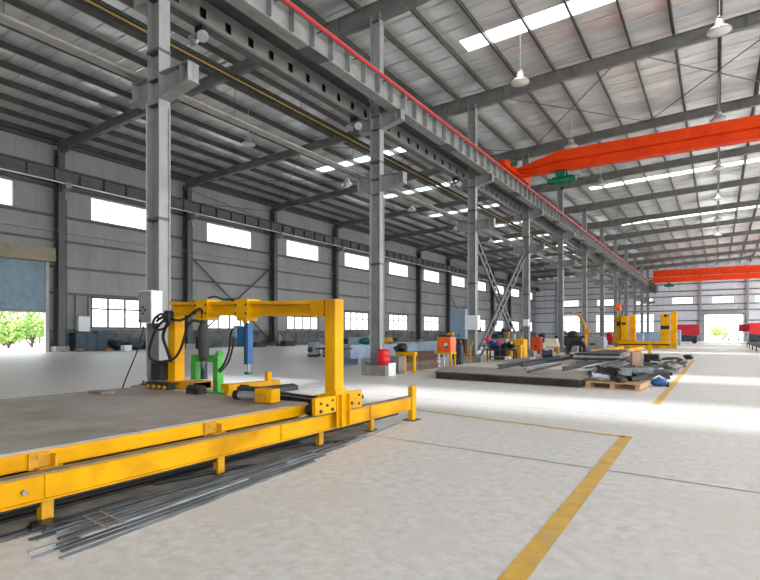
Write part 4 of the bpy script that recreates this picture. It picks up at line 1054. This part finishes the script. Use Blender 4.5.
# red machines by the end wall
def redm(label, x, y, w_, h_, rz=0):
    t = thing('red_machine', label, 'machine', (x, y, 0), rz)
    MB().prism([(-w_ / 2, 1.25), (w_ / 2 - .25, 1.0), (w_ / 2, 1.3), (w_ / 2, h_ - .15), (w_ / 2 - .3, h_), (-w_ / 2, h_)], 1, -.8, .8).build('hood', 'red_deep' if x < 0 else 'red', t)
    MB().prism([(-w_ / 2 - .05, .25), (w_ / 2 - .35, .25), (w_ / 2 - .3, .98), (-w_ / 2 - .05, 1.22)], 1, -.75, .75).build('base', 'navy', t)
    for x_ in (-w_ / 2 + .4, w_ / 2 - .6): MB().cyl((x_, -.8, .3), .3, .25, 1, 16).build('wheel', 'tyre', t)
    MB().box(-w_ * .3, w_ * .2, -.83, -.8, h_ * .6, h_ * .66).build('stripe', 'red', t)
    return t
redm('deep red and navy machine left of the far doorway', -3.2, 79.5, 2.7, 2.45)
redm('bright red and navy machine right of the far doorway', 5.4, 80.5, 4.0, 2.6)
t = thing('red_sign', 'small dark red panel on a stand right of the far doorway', 'sign', (2.95, 82., 0), 0)
MB().box(-.6, .6, -.04, .04, 1.55, 2.5).build('panel', 'red_deep', t); MB().tube([(0, .02, 0), (0, .02, 1.55)], .04, 8).build('post', 'white_paint', t); MB().box(-.4, .4, -.3, .3, 0, .03).build('foot', 'charcoal', t)
t = thing('roller_conveyor', 'dark low roller conveyor at the right edge of the picture', 'conveyor', (2.9, 50, 0), 0)
m = MB(); m.box(-.5, -.44, -8, 12, .35, .5); m.box(.44, .5, -8, 12, .35, .5); m.build('side_rails', 'charcoal', t)
m = MB()
for k in range(40): m.cyl((-.44, -7.8 + k * .5, .45), .06, .88, 0, 8)
m.build('rollers', 'dark_steel', t)
for y in (-7.5, -2.5, 2.5, 7.5, 11.5):
    for x in (-.47, .47): MB().box(x - .04, x + .04, y - .04, y + .04, 0, .35).build('leg', 'charcoal', t)

# ------------------------------------------------------------------ along the left wall
t = thing('wall_cabinet', 'slate grey cabinet against the left wall under a white box', 'cabinet', (XL + .45, 15.75, .37), 0)
MB().cbox(-.35, .35, -.62, .5, .0, 1.0, .02).build('body', 'slate', t); MB().box(.35, .358, -.06, -.05, .05, .95).build('door_gap', 'black', t)
ebox('white wall box above the slate cabinet on the left wall', XL + .33, 15.75, 1.45, .3, .62, .82, False)
for y, w_ in ((15.35, 'left'), (16.05, 'right')):
    tag(MB().tube([(XL + .3, y, 2.27), (XL + .3, y, 3.4)], .05, 8).build('conduit_pipe', 'steel_dark'), 'dark conduit rising from the white wall box, %s one of two' % w_, 'conduit')
tag(MB().cbox(XL + .2, XL + .7, 16.3, 16.95, .37, 1.42, .03).build('wall_panel', 'slate'), 'slate panel box right of the wall cabinet', 'box')
rj = random.Random(5)
for k, (y, w_, h_, mt, lb) in enumerate(((17.35, .35, .6, 'navy', 'navy covered heap under the first lower window, left end'), (18.5, .6, .55, 'slate', 'slate covered heap under the first lower window, middle'), (19.6, .5, .62, 'navy', 'navy covered heap under the first lower window, right end'), (20.7, .4, .6, 'charcoal', 'charcoal covered heap behind the nearest column'))):
    o = MB().blob((0, 0, h_ * .5), .45, w_, h_ * .55, 70 + k, .15).build('covered_heap', mt); o.location = (XL + .85, y, .37); tag(o, lb, 'heap')
tag(MB().cbox(XL + 1.4, XL + 1.8, 17.25, 17.7, .36, .68, .02).build('white_carton', 'white_paint'), 'white carton on the floor before the heaps by the left wall', 'carton')
for k, (x, y) in enumerate(((XL + .9, 14.98), (XL + 1.3, 16.3))):
    tag(MB().cbox(x, x + .3, y, y + .35, fz(x), fz(x) + .16, .02).build('wood_block', 'board'), 'brown wood block on the floor by the %s' % ('wall column' if k == 0 else 'slate cabinet'), 'block')
t = thing('floor_fan', 'round grey floor fan standing by the left wall beyond the gantry', 'fan', (XL + 1.2, 30.2, .35), .6)
MB().lathe([(.0, -.06), (.30, -.06), (.42, 0), (.43, .08), (.3, .14), (0, .14)], (0, 0, .52), 20, 0).build('cage', 'grey_case', t); MB().box(-.1, .2, -.3, .3, 0, .06).build('base', 'charcoal', t); MB().box(0, .08, -.04, .04, .06, .3).build('stem', 'charcoal', t)
for k in range(6):
    y = 27.6 + k * 3.1 + (2 if k > 1 else 0); h_ = (.35, .42, .55, .5, .8, .6)[k]
    o = MB().cbox(-.5, .5, -.55, .55, 0, h_, .06).build('covered_crate', ('navy', 'charcoal', 'grey_case', 'slate', 'grey_case', 'charcoal')[k]); o.location = (XL + 1.45, y, .34)
    tag(o, '%s low crate by the left wall plinth, %s beyond the gantry' % (('navy', 'charcoal', 'pale grey', 'slate', 'light grey', 'dark')[k], ORD[k].replace('nearest', 'first')), 'crate', 'low crates along the left wall')
for k in range(9):
    x = -14.5 - (k * 37 % 90) / 10; y = 40 + k * 4.6; w_ = .6 + .25 * (k % 3); h_ = .7 + .3 * ((k * 2) % 3)
    t = thing('aisle_machine', '%s machine in the far left aisle, %s from the near end' % (('navy', 'grey', 'black', 'blue grey')[k % 4], ORD[k].replace('nearest', 'first')), 'machine', (x, y, fz(x)), .3 * k)
    MB().cbox(-w_, w_, -.5, .5, .1, h_, .05).build('body', ('navy', 'grey_case', 'black', 'blue_grey')[k % 4], t); MB().blob((0, 0, h_ + .2), w_ * .6, .4, .3, 80 + k, .2).build('top_unit', ('charcoal', 'slate')[k % 2], t); MB().box(-w_ * .9, w_ * .9, -.4, .4, 0, .1).build('skid', 'charcoal', t)

# ------------------------------------------------------------------ outside
def bush(label, x, y, z, r, h_, mt, seed, n=900):
    q = random.Random(seed); t = thing('bush', label, 'bush', (x, y, z), 0, 'bushes outside')
    cs = [(q.uniform(-.6, .6) * r, q.uniform(-.6, .6) * r, h_ * q.uniform(.35, .8), q.uniform(.35, .6) * r) for _ in range(9)]
    m = MB()
    for k in range(n):
        c = cs[k % 9]; d = Vector((q.gauss(0, 1), q.gauss(0, 1), q.gauss(0, 1))).normalized() * c[3] * q.uniform(.7, 1.05)
        p = Vector((c[0], c[1], max(.05, c[2] + d.z * .9))) + Vector((d.x, d.y, 0)); s_ = q.uniform(.09, .2)
        a = Vector((q.gauss(0, 1), q.gauss(0, 1), q.gauss(0, 1))).normalized(); b = a.orthogonal().normalized()
        m.add([p - a * s_, p + b * s_ * .5, p + a * s_, p - b * s_ * .5], [(0, 1, 2, 3)])
    m.build('foliage', mt, t)
    m = MB()
    for c in cs[:5]: m.tube([(0, 0, 0), (c[0] * .4, c[1] * .4, c[2] * .5), (c[0], c[1], c[2])], [.07, .05, .02], 6)
    m.build('stems', 'bark', t)
for i, (x, y, r, h_, mt) in enumerate(((-40, 15.2, 1.5, 2.6, 'leaf'), (-43, 19.4, 1.8, 3.0, 'leaf'), (-41.5, 17.2, 1.1, 1.7, 'leaf'), (-48, 19.6, 2.6, 4.6, 'leaf_autumn'), (-50, 24.5, 2.6, 4.2, 'leaf'))):
    bush(['green bush outside the roller door, left', 'green bush outside the roller door, right', 'low green bush in the middle outside the roller door', 'tall autumn coloured bush behind the others outside the roller door', 'tall green bush at the right behind the others outside the roller door'][i], x, y, .3, r, h_, mt, 100 + i)
for i, (x, y, r, h_, mt) in enumerate(((-.3, 122, 2.0, 2.6, 'leaf'), (1.0, 126, 2.4, 2.4, 'leaf'), (-1.5, 138, 3.2, 5.2, 'leaf_autumn'), (6.0, 140, 3.4, 4.6, 'leaf'))):
    bush(['rounded green bush outside the far doorway, left', 'rounded green bush outside the far doorway, right of the left one', 'taller pale bush farther behind the doorway, left', 'taller bush behind the parked van'][i], x, y, -.01, r, h_, mt, 110 + i)
t = thing('parked_van', 'pale blue van parked outside the far doorway', 'van', (2.5, 114, -.01), math.radians(90))
MB().prism([(-2.0, .35), (2.1, .35), (2.15, 1.0), (1.6, 1.15), (1.15, 1.75), (-1.95, 1.8), (-2.05, 1.2)], 1, -.85, .85).build('body', 'blue_grey', t)
MB().prism([(1.55, 1.18), (1.14, 1.7), (-1.85, 1.72), (-1.9, 1.2)], 1, -.86, .86).build('windows', 'car_glass', t)
for x in (-1.3, 1.35):
    for y in (-.86, .66): MB().cyl((x, y, .32), .32, .2, 1, 16).build('wheel', 'tyre', t)

# ------------------------------------------------------------------ light: overcast sky and a high hazy sun through the roof lights
w = bpy.data.worlds.new('World'); sc.world = w; w.use_nodes = True
bg = w.node_tree.nodes['Background']; bg.inputs['Color'].default_value = (.93, .97, 1.0, 1); bg.inputs['Strength'].default_value = 2.6
s = bpy.data.lights.new('sun', 'SUN'); s.energy = 9.5; s.angle = math.radians(14); s.color = (.96, .98, 1)
so = bpy.data.objects.new('sun', s); col.objects.link(so); so.rotation_euler = (math.radians(-3), math.radians(-3), 0); so.location = (0, 0, 40)

# ------------------------------------------------------------------ camera
psi = math.atan((717 - 380) / 530)
cd = bpy.data.cameras.new('camera'); cam = bpy.data.objects.new('camera', cd); col.objects.link(cam)
cam.location = (0, 0, 1.36); cam.rotation_euler = (math.radians(90), 0, psi)
cd.sensor_width = 36; cd.lens = 530 / 760 * 36; cd.shift_y = 43 / 760; cd.clip_end = 600; cd.clip_start = .05
sc.camera = cam
sc.view_settings.view_transform = 'Standard'; sc.view_settings.look = 'None'; sc.view_settings.gamma = 1
sc.view_settings.use_curve_mapping = False
sc.view_settings.exposure = 0.78
sc.cycles.use_denoising = True
sc.cycles.max_bounces = 10; sc.cycles.diffuse_bounces = 6; sc.cycles.transparent_max_bounces = 24
sc.cycles.sample_clamp_indirect = 6
